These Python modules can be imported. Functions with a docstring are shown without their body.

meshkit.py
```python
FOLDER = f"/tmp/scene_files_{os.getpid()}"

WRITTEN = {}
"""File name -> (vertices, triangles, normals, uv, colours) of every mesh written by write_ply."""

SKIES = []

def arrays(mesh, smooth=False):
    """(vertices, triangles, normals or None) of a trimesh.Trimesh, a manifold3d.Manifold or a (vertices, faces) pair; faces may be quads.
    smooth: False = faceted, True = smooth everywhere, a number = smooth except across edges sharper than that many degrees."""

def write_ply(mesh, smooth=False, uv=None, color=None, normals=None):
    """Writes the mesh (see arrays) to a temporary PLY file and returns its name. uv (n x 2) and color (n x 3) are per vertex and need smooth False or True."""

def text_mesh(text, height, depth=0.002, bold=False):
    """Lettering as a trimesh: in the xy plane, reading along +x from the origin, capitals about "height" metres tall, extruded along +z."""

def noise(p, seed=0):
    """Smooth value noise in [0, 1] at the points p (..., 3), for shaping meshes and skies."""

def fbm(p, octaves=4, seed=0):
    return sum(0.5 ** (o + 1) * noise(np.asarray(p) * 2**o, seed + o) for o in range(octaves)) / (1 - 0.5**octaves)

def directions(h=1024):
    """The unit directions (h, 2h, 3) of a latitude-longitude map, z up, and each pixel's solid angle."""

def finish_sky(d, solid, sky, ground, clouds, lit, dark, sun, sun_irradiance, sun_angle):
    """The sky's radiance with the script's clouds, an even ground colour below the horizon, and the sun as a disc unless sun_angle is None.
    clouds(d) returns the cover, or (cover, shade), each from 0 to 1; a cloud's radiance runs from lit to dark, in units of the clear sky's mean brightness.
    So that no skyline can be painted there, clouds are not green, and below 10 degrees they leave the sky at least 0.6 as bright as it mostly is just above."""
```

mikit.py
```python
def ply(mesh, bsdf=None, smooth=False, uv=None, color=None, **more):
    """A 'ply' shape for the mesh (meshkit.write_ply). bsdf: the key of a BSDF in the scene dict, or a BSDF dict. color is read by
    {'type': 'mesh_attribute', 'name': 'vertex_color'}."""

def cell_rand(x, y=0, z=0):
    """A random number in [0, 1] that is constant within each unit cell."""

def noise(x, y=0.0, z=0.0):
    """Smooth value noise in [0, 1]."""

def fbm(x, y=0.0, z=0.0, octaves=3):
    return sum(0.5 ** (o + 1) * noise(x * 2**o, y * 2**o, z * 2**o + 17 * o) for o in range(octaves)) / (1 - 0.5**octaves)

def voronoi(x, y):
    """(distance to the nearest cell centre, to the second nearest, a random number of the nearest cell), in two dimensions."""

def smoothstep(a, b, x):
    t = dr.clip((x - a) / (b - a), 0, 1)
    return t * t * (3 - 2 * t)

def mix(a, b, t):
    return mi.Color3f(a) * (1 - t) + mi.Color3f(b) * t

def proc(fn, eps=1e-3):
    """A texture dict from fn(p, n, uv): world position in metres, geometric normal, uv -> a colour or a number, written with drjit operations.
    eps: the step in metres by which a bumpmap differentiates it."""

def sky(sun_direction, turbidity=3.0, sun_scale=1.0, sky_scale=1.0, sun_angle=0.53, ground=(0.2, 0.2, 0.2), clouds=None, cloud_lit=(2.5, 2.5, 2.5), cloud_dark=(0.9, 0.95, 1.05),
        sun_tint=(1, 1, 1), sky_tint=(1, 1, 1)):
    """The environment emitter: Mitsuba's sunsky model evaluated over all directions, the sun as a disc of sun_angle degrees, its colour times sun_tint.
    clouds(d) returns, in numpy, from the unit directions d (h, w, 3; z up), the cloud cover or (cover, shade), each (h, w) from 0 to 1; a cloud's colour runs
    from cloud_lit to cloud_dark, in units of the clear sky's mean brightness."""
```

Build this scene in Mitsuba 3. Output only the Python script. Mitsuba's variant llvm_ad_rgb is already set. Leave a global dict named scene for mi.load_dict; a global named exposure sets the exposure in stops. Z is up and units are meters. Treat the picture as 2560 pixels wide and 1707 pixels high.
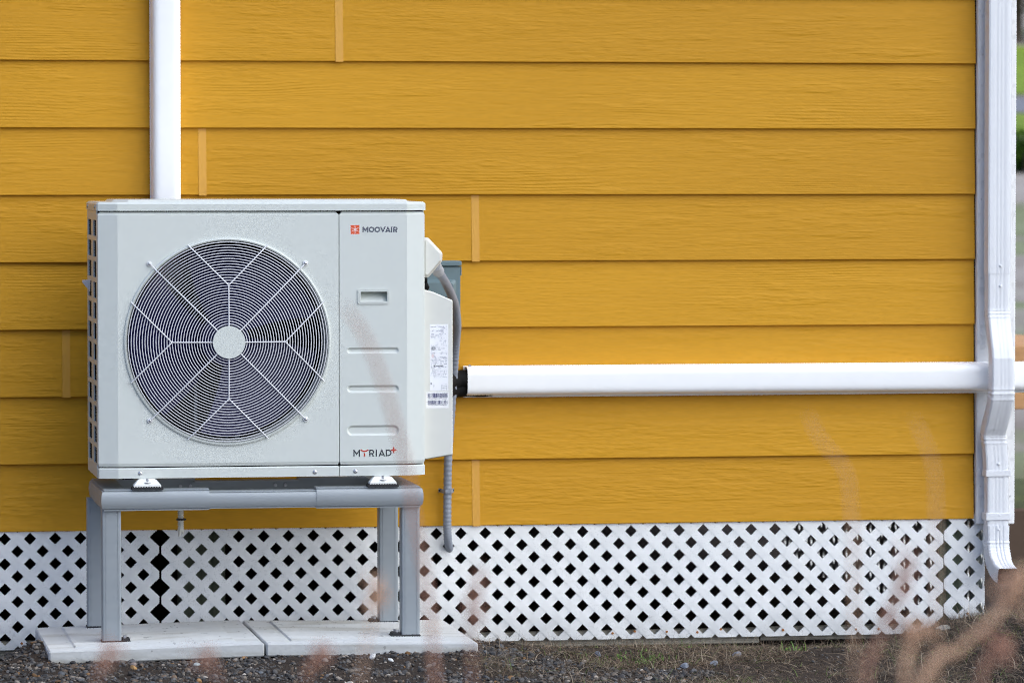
import math, random
import numpy as np
import trimesh
import manifold3d as m3
import mitsuba as mi
import drjit as dr
import mikit, meshkit
from mikit import noise, fbm, smoothstep, mix, cell_rand, voronoi
from shapely.geometry import Polygon, LineString, Point, box as sbox
from shapely.ops import unary_union
from shapely import affinity

# ------------------------------------------------------------------ camera, sky, exposure
T = mi.ScalarTransform4f
scene, labels = {}, {}
CAM = np.array([0.0, -13.3438, 1.4373])
FWD = np.array([0.16738845, 0.98507792, -0.04003236])
RGT = np.cross(FWD, [0, 0, 1.0]); RGT /= np.linalg.norm(RGT)
UPV = np.cross(RGT, FWD)
scene['camera'] = {
    'type': 'thinlens', 'fov': 13.2604, 'fov_axis': 'x', 'aperture_radius': 0.0135, 'focus_distance': 12.80,
    'near_clip': 0.05, 'far_clip': 2000.0,
    'to_world': T().look_at(origin=CAM.tolist(), target=(CAM + FWD).tolist(), up=[0, 0, 1])}
scene['sky_light'] = mikit.sky([0.75, -0.73, 0.68], turbidity=3, sun_scale=0.80, sky_scale=1.0, sun_angle=80, ground=(0.03, 0.03, 0.03),
                               clouds=lambda d: 1.0, cloud_lit=(0.90, 1.30, 2.20), cloud_dark=(1.0, 1.05, 1.2), sun_tint=(0.86, 1.07, 1.50))
exposure = 2.27
R = np.random.default_rng(7)
rnd = random.Random(5)


# ------------------------------------------------------------------ helpers
def ref(k):
    return {'type': 'ref', 'id': k}


def add(key, mesh, bsdf, smooth=30, **kw):
    """One entry of the scene; a key that is taken gets the next three-digit number."""
    k, n = key, 0
    while k in scene or k in labels:
        n += 1
        k = f'{key}_{n:03d}'
    if bsdf in scene:
        scene[k] = mikit.ply(mesh, bsdf, smooth=smooth, **kw)
    else:
        raise KeyError(bsdf)
    return k


def tag(key, label, category=None, group=None, kind=None):
    d = {}
    if label: d['label'] = label
    if category: d['category'] = category
    if group: d['group'] = group
    if kind: d['kind'] = kind
    labels[key] = d
    return key


def part_label(key, label):
    labels[key] = {'label': label}


def M(mesh):
    """manifold -> trimesh"""
    if isinstance(mesh, trimesh.Trimesh):
        return mesh
    a = mesh.to_mesh()
    return trimesh.Trimesh(a.vert_properties[:, :3], a.tri_verts, process=False)


def cat(*ms):
    return trimesh.util.concatenate([M(m) for m in ms])


def bx(x0, x1, y0, y1, z0, z1, c=0.0):
    """A box, its edges chamfered by c."""
    b = m3.Manifold.cube([x1 - x0, y1 - y0, z1 - z0]).translate([x0, y0, z0])
    if c:
        pts = []
        for x, sx in ((x0, 1), (x1, -1)):
            for y, sy in ((y0, 1), (y1, -1)):
                for z, sz in ((z0, 1), (z1, -1)):
                    pts += [[x, y + sy * c, z + sz * c], [x + sx * c, y, z + sz * c], [x + sx * c, y + sy * c, z]]
        b = m3.Manifold.hull_points(np.array(pts))
    return b


def _cs(poly):
    polys = getattr(poly, 'geoms', [poly])
    rings = []
    for g in polys:
        if g.is_empty or g.geom_type != 'Polygon':
            continue
        rings.append(np.array(g.exterior.coords)[:-1])
        rings += [np.array(h.coords)[:-1] for h in g.interiors]
    return m3.CrossSection(rings, m3.FillRule.EvenOdd)


def ext_xz(poly, y0, y1):
    """A polygon in (x, z) made a solid from y0 to y1."""
    m = m3.Manifold.extrude(_cs(poly), y1 - y0)
    return m.rotate([90, 0, 0]).translate([0, y1, 0])


def ext_xy(poly, z0, z1):
    return m3.Manifold.extrude(_cs(poly), z1 - z0).translate([0, 0, z0])


def ext_yz(poly, x0, x1):
    """A polygon in (y, z) made a solid from x0 to x1."""
    m = m3.Manifold.extrude(_cs(poly), x1 - x0)
    return m.transform(np.array([[0, 0, 1, x0], [1, 0, 0, 0], [0, 1, 0, 0]], float))


def cyl_y(x, z, r, y0, y1, n=48, r1=None):
    return m3.Manifold.cylinder(y1 - y0, r, r1 if r1 is not None else r, n).rotate([-90, 0, 0]).translate([x, y0, z])


def cyl_z(x, y, z0, z1, r, n=24, r1=None):
    return m3.Manifold.cylinder(z1 - z0, r, r1 if r1 is not None else r, n).translate([x, y, z0])


def tube(pts, rad, n=10, caps=True):
    """A tube along pts; rad a number or one per point."""
    p = np.asarray(pts, float)
    k = len(p)
    rad = np.broadcast_to(np.asarray(rad, float), k)
    t = np.gradient(p, axis=0)
    t /= np.linalg.norm(t, axis=1, keepdims=True) + 1e-12
    a = np.cross(t[0], [0, 0, 1.0]) if abs(t[0][2]) < 0.9 else np.cross(t[0], [0, 1.0, 0])
    v = []
    ang = np.arange(n) * 2 * np.pi / n
    for i in range(k):
        a = a - t[i] * np.dot(a, t[i]); a /= np.linalg.norm(a)
        b = np.cross(t[i], a)
        v.append(p[i] + rad[i] * (np.cos(ang)[:, None] * a + np.sin(ang)[:, None] * b))
    v = np.vstack(v)
    f = []
    for i in range(k - 1):
        j = np.arange(n); j2 = (j + 1) % n
        f += np.stack([i * n + j, i * n + j2, (i + 1) * n + j2], 1).tolist()
        f += np.stack([i * n + j, (i + 1) * n + j2, (i + 1) * n + j], 1).tolist()
    if caps:
        c0, c1 = len(v), len(v) + 1
        v = np.vstack([v, p[:1], p[-1:]])
        for j in range(n):
            f.append([c0, (j + 1) % n, j]); f.append([c1, (k - 1) * n + j, (k - 1) * n + (j + 1) % n])
    return trimesh.Trimesh(v, np.array(f), process=False)


def spline(pts, n):
    """Catmull-Rom through pts, n points."""
    p = np.asarray(pts, float)
    p = np.vstack([2 * p[0] - p[1], p, 2 * p[-1] - p[-2]])
    s = np.linspace(0, len(p) - 3 - 1e-9, n)
    i = s.astype(int); u = (s - i)[:, None]
    a, b, c, d = p[i], p[i + 1], p[i + 2], p[i + 3]
    return 0.5 * (2 * b + (c - a) * u + (2 * a - 5 * b + 4 * c - d) * u**2 + (3 * b - a - 3 * c + d) * u**3)


def hull2(*pts):
    return m3.Manifold.hull_points(np.array(pts, float))


def prism_hull(poly, z0, z1, inset_top=0.0, inset_bottom=0.0, h=0.0):
    """Convex (x, y) polygon raised from z0 to z1, its top edge bevelled by inset_top over height h."""
    p = np.array(poly, float)
    inn = np.array(Polygon(p).buffer(-max(inset_top, 1e-6), join_style=2).exterior.coords)[:-1]
    inb = np.array(Polygon(p).buffer(-max(inset_bottom, 1e-6), join_style=2).exterior.coords)[:-1]
    pts = [[x, y, z0 + (h if inset_bottom else 0)] for x, y in p] + [[x, y, z1 - h] for x, y in p] + [[x, y, z1] for x, y in inn]
    if inset_bottom:
        pts += [[x, y, z0] for x, y in inb]
    return m3.Manifold.hull_points(np.array(pts))


def grid_mesh(P):
    """(a, b, 3) points -> mesh"""
    a, b = P.shape[:2]
    i = np.arange(a * b).reshape(a, b)
    q = np.stack([i[:-1, :-1], i[1:, :-1], i[1:, 1:], i[:-1, 1:]], -1).reshape(-1, 4)
    return trimesh.Trimesh(P.reshape(-1, 3), np.vstack([q[:, [0, 1, 2]], q[:, [0, 2, 3]]]), process=False)


# ------------------------------------------------------------------ materials
def pr(color, rough=0.5, **kw):
    c = color if isinstance(color, dict) else {'type': 'rgb', 'value': list(color)}
    return {'type': 'principled', 'base_color': c, 'roughness': rough, **kw}


def mat(name, bsdf, bump=None, eps=1e-3):
    if bump is not None:
        bsdf = {'type': 'bumpmap', 'tex': mikit.proc(bump, eps), 'scale': 1.0, 'bsdf': bsdf}
    scene[name] = {'type': 'twosided', 'bsdf': bsdf}


Z0, EXPO = 0.33, 0.2032       # bottom of the siding and the height of one course


def siding_h(p, n, uv):
    row = dr.floor((p.z - Z0 + 0.003) / EXPO)
    x, z = p.x + cell_rand(row, 3, 3) * 31.0, p.z
    zl = z - row * EXPO
    warp = fbm(x * 2.4, z * 16.0, row * 5.1)
    fine = fbm(x * 16.0, (z + 0.010 * warp) * 300.0, row)
    coarse = noise(x * 26.0, (z + 0.012 * warp) * 120.0, row * 3.0)
    m1 = smoothstep(0.52, 0.68, fbm(x * 1.1 + 4.0, zl * 11.0, row * 2.3))
    rings = dr.sin(6.2832 * (zl + 0.055 * fbm(x * 1.6, zl * 9.0, row * 9.7) + 0.004 * warp) / 0.0085)
    m2 = smoothstep(0.50, 0.62, fbm(x * 3.2 + 11.0, zl * 22.0, row * 4.1))
    torn = fbm(x * 30.0, (zl + 0.02 * warp) * 150.0, row * 6.0)
    return 0.00105 * fine + 0.00042 * coarse + 0.00036 * rings * m1 + 0.0018 * torn * m2


def siding_c(p, n, uv):
    row = dr.floor((p.z - Z0 + 0.003) / EXPO)
    t = cell_rand(row, 5, 8)
    v = fbm(p.x * 1.7, p.z * 5.0, row)
    g = noise(p.x * 60.0, p.z * 420.0)
    return mix((0.500, 0.236, 0.0086), (0.602, 0.296, 0.0134), 0.55 * t + 0.45 * v) * (0.965 + 0.07 * g)


mat('siding_paint', pr(mikit.proc(siding_c), 0.6, specular=0.25), siding_h, 0.0007)
mat('joint_paint', pr((0.585, 0.290, 0.026), 0.45), lambda p, n, uv: 0.0002 * noise(p.x * 300, p.z * 60))
mat('board_core', pr((0.20, 0.12, 0.03), 0.8))


def white_c(p, n, uv):
    d = fbm(p.x * 9.0, p.z * 9.0, p.y * 9.0)
    s = smoothstep(0.66, 0.82, noise(p.x * 90.0, p.z * 60.0, p.y * 90.0))
    return mix((0.75, 0.75, 0.75), (0.66, 0.66, 0.65), d) * (1.0 - 0.12 * s)


mat('white_trim', pr(mikit.proc(white_c), 0.5), lambda p, n, uv: 0.0002 * fbm(p.x * 30, p.z * 12))
mat('white_duct', pr((0.87, 0.87, 0.86), 0.32, specular=0.5), lambda p, n, uv: 0.0006 * fbm(p.x * 3.0, p.z * 3.0, p.y * 8))
mat('white_gutter', pr((0.70, 0.71, 0.73), 0.38), lambda p, n, uv: 0.0005 * fbm(p.x * 14, p.z * 9, p.y * 14))


def lattice_c(p, n, uv):
    d = fbm(p.x * 14.0, p.z * 14.0, 2.0)
    s = smoothstep(0.74, 0.84, noise(p.x * 330.0, p.z * 300.0)) * smoothstep(0.40, 0.60, fbm(p.x * 7.0, p.z * 9.0, 5.0))
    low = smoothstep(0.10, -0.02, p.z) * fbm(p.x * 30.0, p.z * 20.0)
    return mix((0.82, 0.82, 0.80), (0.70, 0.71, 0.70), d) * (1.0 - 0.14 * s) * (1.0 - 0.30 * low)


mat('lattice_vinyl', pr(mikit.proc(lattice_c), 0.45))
def coat(color, alpha=0.22):
    c = color if isinstance(color, dict) else {'type': 'rgb', 'value': list(color)}
    return {'type': 'roughplastic', 'diffuse_reflectance': c, 'alpha': alpha, 'int_ior': 1.46, 'nonlinear': False}


mat('unit_paint', coat((0.640, 0.672, 0.635)))
mat('cover_paint', coat((0.70, 0.705, 0.655)))
mat('unit_paint_dark', pr((0.03, 0.03, 0.03), 0.6))
mat('wire_paint', coat((0.80, 0.80, 0.82)))
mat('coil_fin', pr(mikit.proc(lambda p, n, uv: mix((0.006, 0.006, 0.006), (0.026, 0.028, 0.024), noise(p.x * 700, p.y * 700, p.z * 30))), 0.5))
mat('fan_plastic', pr((0.0055, 0.0055, 0.044), 0.5, specular=0.22))
mat('bracket_metal', pr((0.34, 0.38, 0.42), 0.5))
mat('screw_metal', pr((0.55, 0.55, 0.57), 0.3, metallic=0.9))
mat('badge_orange', pr((0.62, 0.075, 0.012), 0.4))
mat('print_white', pr((0.82, 0.82, 0.82), 0.4))
mat('print_grey', pr((0.075, 0.085, 0.115), 0.5))
mat('print_blue', pr((0.05, 0.055, 0.13), 0.5))
mat('print_dark', pr((0.025, 0.032, 0.040), 0.5))
mat('print_red', pr((0.45, 0.03, 0.012), 0.45))
mat('film_clear', pr((0.585, 0.605, 0.55), 0.35))


def spec_c(p, n, uv):
    # rows of small print: blocks of strokes with ragged ends
    z = (p.z - 0.776) / 0.195
    row = dr.floor(p.z / 0.0042)
    inrow = smoothstep(0.35, 0.5, dr.abs((p.z / 0.0042 - row) - 0.5) * 2.0 * -1.0 + 1.0)
    on = smoothstep(0.42, 0.55, noise(p.x * 420.0, row * 3.7)) * smoothstep(0.30, 0.42, noise(p.x * 55.0, row * 1.9, 4.0))
    area = smoothstep(0.18, 0.22, z) * (1.0 - smoothstep(0.97, 0.99, z))
    frame = smoothstep(0.9, 1.0, noise(p.x * 3.0, dr.floor(p.z / 0.021) * 7.0))
    side = smoothstep(1.9235, 1.9245, p.x) * (1.0 - smoothstep(1.9715, 1.9725, p.x))
    return mix((0.80, 0.81, 0.84), (0.16, 0.17, 0.26), 0.75 * on * inrow * area * side + 0.0 * frame)


mat('spec_sticker', pr(mikit.proc(spec_c), 0.4))
mat('conduit_grey', pr((0.225, 0.245, 0.285), 0.45))
mat('fitting_grey', pr((0.33, 0.34, 0.36), 0.5))
mat('box_teal', pr((0.125, 0.180, 0.195), 0.42), lambda p, n, uv: 0.0003 * fbm(p.x * 25, p.z * 25))
mat('black_foam', pr((0.006, 0.006, 0.006), 0.8, specular=0.2), lambda p, n, uv: 0.003 * fbm(p.x * 60, p.z * 60, p.y * 60), 0.001)
mat('black_rubber', pr((0.012, 0.012, 0.014), 0.6))
mat('stand_metal', pr(mikit.proc(lambda p, n, uv: mix((0.27, 0.30, 0.32), (0.31, 0.335, 0.35), fbm(p.x * 5, p.z * 60, p.y * 5))), 0.42, metallic=0.35),
    lambda p, n, uv: 0.00008 * noise(p.x * 400, p.z * 400, p.y * 400))
mat('foot_paint', pr((0.72, 0.72, 0.68), 0.45))


def concrete_c(p, n, uv):
    a = fbm(p.x * 7.0, p.y * 9.0, p.z * 7.0)
    b = noise(p.x * 170.0, p.y * 170.0, p.z * 170.0)
    st = smoothstep(0.52, 0.72, fbm(p.x * 3.0 + 3.0, p.y * 11.0, p.z * 26.0 + 2.0))
    pit = smoothstep(0.86, 0.92, noise(p.x * 70.0, p.y * 40.0, p.z * 60.0 + 9.0))
    c = mix((0.52, 0.53, 0.52), (0.38, 0.39, 0.385), 0.75 * a + 0.25 * b)
    c = mix(c, (0.29, 0.285, 0.25), 0.6 * st)
    low = smoothstep(0.045, 0.015, p.z) * smoothstep(0.35, 0.65, fbm(p.x * 16.0, p.z * 40.0, 3.0))
    c = mix(c, (0.18, 0.16, 0.11), 0.6 * low)
    return c * (1.0 - 0.35 * pit)


mat('concrete', pr(mikit.proc(concrete_c), 0.8), lambda p, n, uv: 0.0012 * fbm(p.x * 90, p.y * 90, p.z * 90) + 0.0015 * fbm(p.x * 14, p.y * 14, p.z * 14))


def wood_c(p, n, uv):
    g = fbm(p.x * 5.0, p.y * 60.0, (p.z + 0.03 * fbm(p.x * 3.0, p.z * 9.0, 1.0)) * 260.0)
    r = dr.sin((p.z + 0.02 * fbm(p.x * 2.2, p.z * 8.0, 6.0)) * 1100.0) * 0.5 + 0.5
    return mix((0.42, 0.39, 0.32), (0.17, 0.155, 0.12), 0.6 * g + 0.4 * r)


mat('weathered_wood', pr(mikit.proc(wood_c), 0.8), lambda p, n, uv: 0.0008 * fbm(p.x * 8.0, p.y * 60.0, p.z * 260.0))
mat('post_wood', pr(mikit.proc(lambda p, n, uv: mix((0.26, 0.29, 0.21), (0.12, 0.14, 0.09), fbm(p.x * 130.0, p.z * 4.0, p.y * 130.0))), 0.8))
mat('deck_wood', pr(mikit.proc(lambda p, n, uv: mix((0.52, 0.30, 0.13), (0.36, 0.19, 0.08), fbm(p.x * 3.0, p.z * 60.0, p.y * 20.0))), 0.6))
mat('dark_wood', pr((0.07, 0.045, 0.03), 0.8))
mat('roof_shingle', pr((0.06, 0.06, 0.065), 0.9))
mat('drain_white', pr((0.62, 0.60, 0.53), 0.5))
mat('rust', pr((0.30, 0.10, 0.02), 0.9))
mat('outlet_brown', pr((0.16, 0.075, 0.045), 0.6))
VC = {'type': 'mesh_attribute', 'name': 'vertex_color'}
mat('stone_mix', pr(VC, 0.75), lambda p, n, uv: 0.0006 * fbm(p.x * 220, p.y * 220, p.z * 220))
mat('blade_mix', pr(VC, 0.7))
scene['leaf_mix'] = {'type': 'principledthin', 'base_color': VC, 'roughness': 0.6, 'diff_trans': 0.7}
mat('bark', pr((0.09, 0.07, 0.05), 0.9))
mat('stalk_dry', pr((0.37, 0.190, 0.130), 0.8))
mat('stalk_tan', pr((0.55, 0.335, 0.215), 0.8))


def ground_c(p, n, uv):
    a = fbm(p.x * 12.0, p.y * 12.0, 1.0, 4)
    b = noise(p.x * 160.0, p.y * 160.0)
    soil = mix((0.007, 0.005, 0.0035), (0.034, 0.022, 0.015), 0.65 * a + 0.35 * b)
    turf = mix((0.120, 0.092, 0.055), (0.060, 0.055, 0.028), fbm(p.x * 3.0, p.y * 3.0, 5.0, 4))
    turf = turf * (0.7 + 0.6 * noise(p.x * 70.0, p.y * 70.0))
    out = dr.maximum(smoothstep(-1.45, -1.95, p.y), dr.maximum(smoothstep(4.3, 5.0, p.x), smoothstep(0.2, -0.4, p.x)))
    soil = mix(soil, turf, out)
    far = smoothstep(4.0, 9.0, p.y)
    grav = mix((0.30, 0.265, 0.23), (0.15, 0.122, 0.098), fbm(p.x * 0.9, p.y * 0.9, 3.0, 4))
    gr = 0.6 * smoothstep(0.60, 0.68, fbm(p.x * 0.35, p.y * 0.22, 8.0))
    grav = mix(grav, (0.10, 0.14, 0.03), gr)
    return mix(soil, grav, far)


mat('soil', pr(mikit.proc(ground_c), 0.95), lambda p, n, uv: 0.004 * fbm(p.x * 90, p.y * 90, 0.0, 4))
mat('asphalt', pr(mikit.proc(lambda p, n, uv: mix((0.16, 0.16, 0.17), (0.10, 0.10, 0.11), fbm(p.x * 1.5, p.y * 1.5))), 0.9))
mat('grass_olive', pr(mikit.proc(lambda p, n, uv: mix((0.075, 0.085, 0.022), (0.045, 0.05, 0.018), fbm(p.x * 6.0, p.y * 6.0, 0.0, 4))), 0.9))
mat('grass_green', pr(mikit.proc(lambda p, n, uv: mix((0.165, 0.225, 0.012), (0.08, 0.12, 0.010), fbm(p.x * 0.8, p.y * 0.8, 0.0, 4))), 0.9))


# ------------------------------------------------------------------ ground
def sstep(a, b, x):
    t = np.clip((np.asarray(x, float) - a) / (b - a), 0, 1)
    return t * t * (3 - 2 * t)


def terrain(x, y):
    x, y = np.asarray(x, float), np.asarray(y, float)
    amp = np.interp(x, [0.4, 0.8, 1.4, 2.05, 2.3, 2.9, 3.4, 4.0], [0.055, 0.080, 0.090, 0.094, 0.070, 0.048, 0.040, 0.030])
    z = -0.100 + amp * sstep(0.0, 0.55, -y)
    z = z + 0.092 * sstep(3.38, 3.78, x) * sstep(0.4, -0.05, y)          # the mound at the corner
    z = z - 0.06 * sstep(0.90, 0.68, x) * sstep(-0.40, -0.12, y)          # the hollow at the left end of the sill
    z = z + 0.040 * np.exp(-(((x - 0.775) / 0.05) ** 2 + ((y + 0.50) / 0.22) ** 2))
    t = (x - CAM[0]) * FWD[0] + (y - CAM[1]) * FWD[1]
    z = z + np.interp(t, [0, 18, 24, 30, 45, 60, 85, 100, 140, 400], [0, 0.05, 0.06, 0.50, 0.69, 1.43, 2.75, 3.6, 6.0, 20.0])
    pts = np.stack([x, y, 0 * x], -1)
    near = sstep(14.0, 5.0, np.abs(y) + np.abs(x - 2.2))
    return z + near * (0.016 * (meshkit.fbm(pts * 6.0, 4, 3) - 0.5) + 0.008 * (meshkit.fbm(pts * 30.0, 3, 9) - 0.5))


gx = np.unique(np.concatenate([np.linspace(-400, -40, 10), np.linspace(-40, -3, 16), np.linspace(-3, 0.4, 18), np.arange(0.4, 4.6, 0.016), np.linspace(4.6, 12, 30), np.linspace(12, 60, 26), np.linspace(60, 400, 12)]))
gy = np.unique(np.concatenate([np.linspace(-300, -30, 8), np.linspace(-30, -3, 20), np.linspace(-3, -1.7, 12), np.arange(-1.7, 0.35, 0.016), np.linspace(0.35, 4, 18), np.linspace(4, 130, 50), np.linspace(130, 400, 8)]))
GX, GY = np.meshgrid(gx, gy, indexing='ij')
add('ground', grid_mesh(np.stack([GX, GY, terrain(GX, GY)], -1)), 'soil', smooth=True)
tag('ground', 'dark brown soil and gravel yard around the house', kind='structure')


def along(t0, t1, s0, s1, n, m, lift):
    """A sheet on the terrain between distances t0 and t1 from the camera's side."""
    f = FWD[:2] / np.linalg.norm(FWD[:2]); r = RGT[:2]
    tt, ss = np.meshgrid(np.linspace(t0, t1, n), np.linspace(s0, s1, m), indexing='ij')
    x = CAM[0] + f[0] * tt + r[0] * ss; y = CAM[1] + f[1] * tt + r[1] * ss
    return grid_mesh(np.stack([x, y, terrain(x, y) + lift], -1)[:, ::-1])


add('road', along(80, 86.5, -60, 90, 10, 30, 0.02), 'asphalt', smooth=True)
tag('road', 'grey road running across behind the yard', kind='structure')
add('lawn', along(88, 118, -60, 100, 12, 30, 0.03), 'grass_green', smooth=True)
tag('lawn', 'bright green lawn on the rise beyond the road', kind='structure')
add('lawn', along(71, 79, -60, 90, 8, 30, 0.02), 'grass_green', smooth=True)
tag('lawn_001', 'green grass verge on the near side of the road', kind='structure')
add('lawn', along(18.3, 20.4, -2.0, 8.0, 8, 30, 0.03), 'grass_olive', smooth=True)
tag('lawn_002', 'small patch of grass past the timber deck', kind='structure')

# ------------------------------------------------------------------ the house: boards, joint strips, corner board
XL, XR = -2.6, 3.7376
JOINTS = {0: [2.156], 2: [0.9006, -1.5], 4: [2.1546], 5: [1.3153], 7: [1.7340], 1: [-0.9], 3: [0.10], 6: [-0.4], 8: [0.4], 9: [2.9], 10: [1.1], 11: [2.2]}


def board(x0, x1, row):
    """Lap siding: thick at the bottom, thin where the next board covers it."""
    z = Z0 + row * EXPO
    y0, y1 = 0.0, 0.0160
    q = Polygon([(y0 + 0.0012, z), (y0, z + 0.0015), (y1 - 0.0008, z + EXPO + 0.026), (y1 + 0.0070, z + EXPO + 0.026), (y0 + 0.0140, z)])
    return ext_yz(q, x0, x1)


for row in range(0, 12):
    xs = sorted([XL] + JOINTS.get(row, []) + [XR])
    for a, b in zip(xs[:-1], xs[1:]):
        add('yellow_house__board', board(a + 0.001, b - 0.001, row), 'siding_paint', smooth=False)
    for x in JOINTS.get(row, []):
        z = Z0 + row * EXPO
        q = Polygon([(-0.0022, z - 0.002), (0.0126, z + EXPO - 0.0015), (0.0148, z + EXPO - 0.0015), (-0.0004, z - 0.002)])
        add('yellow_house__joint_strip', ext_yz(q, x - 0.0118, x + 0.0118), 'joint_paint', smooth=False)
ztop = Z0 + 12 * EXPO
add('yellow_house__sheathing', bx(XL, 3.80, 0.030, 0.12, Z0 + 0.004, ztop), 'board_core', smooth=False)
cb = cat(bx(XR + 0.0035, 3.866, -0.009, 0.02, 0.312, ztop, 0.003), bx(3.846, 3.8665, 0.021, 0.11, 0.312, ztop, 0.002))
add('yellow_house__corner_board', cb, 'white_trim', smooth=False)
part_label('yellow_house__corner_board', 'white painted corner board at the right end of the siding')
for x, z in ((3.7545, 0.432), (3.7545, 0.905), (3.7535, 1.33), (3.8515, 0.40), (3.757, 1.78)):
    add('yellow_house__nail', cyl_y(x, z, 0.0028, -0.0102, -0.006, 10), 'screw_metal', smooth=False)
add('yellow_house__side_wall', bx(3.822, 3.844, 0.125, 6.0, Z0 + 0.01, ztop), 'siding_paint', smooth=False)
add('yellow_house__floor_frame', bx(XL + 0.03, 3.80, 0.14, 6.0, Z0 + 0.02, Z0 + 0.22), 'dark_wood', smooth=False)
add('yellow_house__back_wall', bx(XL, 3.80, 6.02, 6.14, -0.2, ztop), 'siding_paint', smooth=False)
add('yellow_house__end_wall', bx(XL - 0.1, XL - 0.005, 0.03, 6.1, -0.2, ztop), 'siding_paint', smooth=False)
add('yellow_house__roof', cat(bx(XL - 0.3, 4.12, -0.26, 6.4, ztop + 0.004, ztop + 0.16)), 'roof_shingle', smooth=False)
tag('yellow_house', 'ochre yellow house wall of overlapping horizontal boards', 'house')

# ------------------------------------------------------------------ lattice skirting
PITCH = 0.0762
SW = 0.0274


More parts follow.
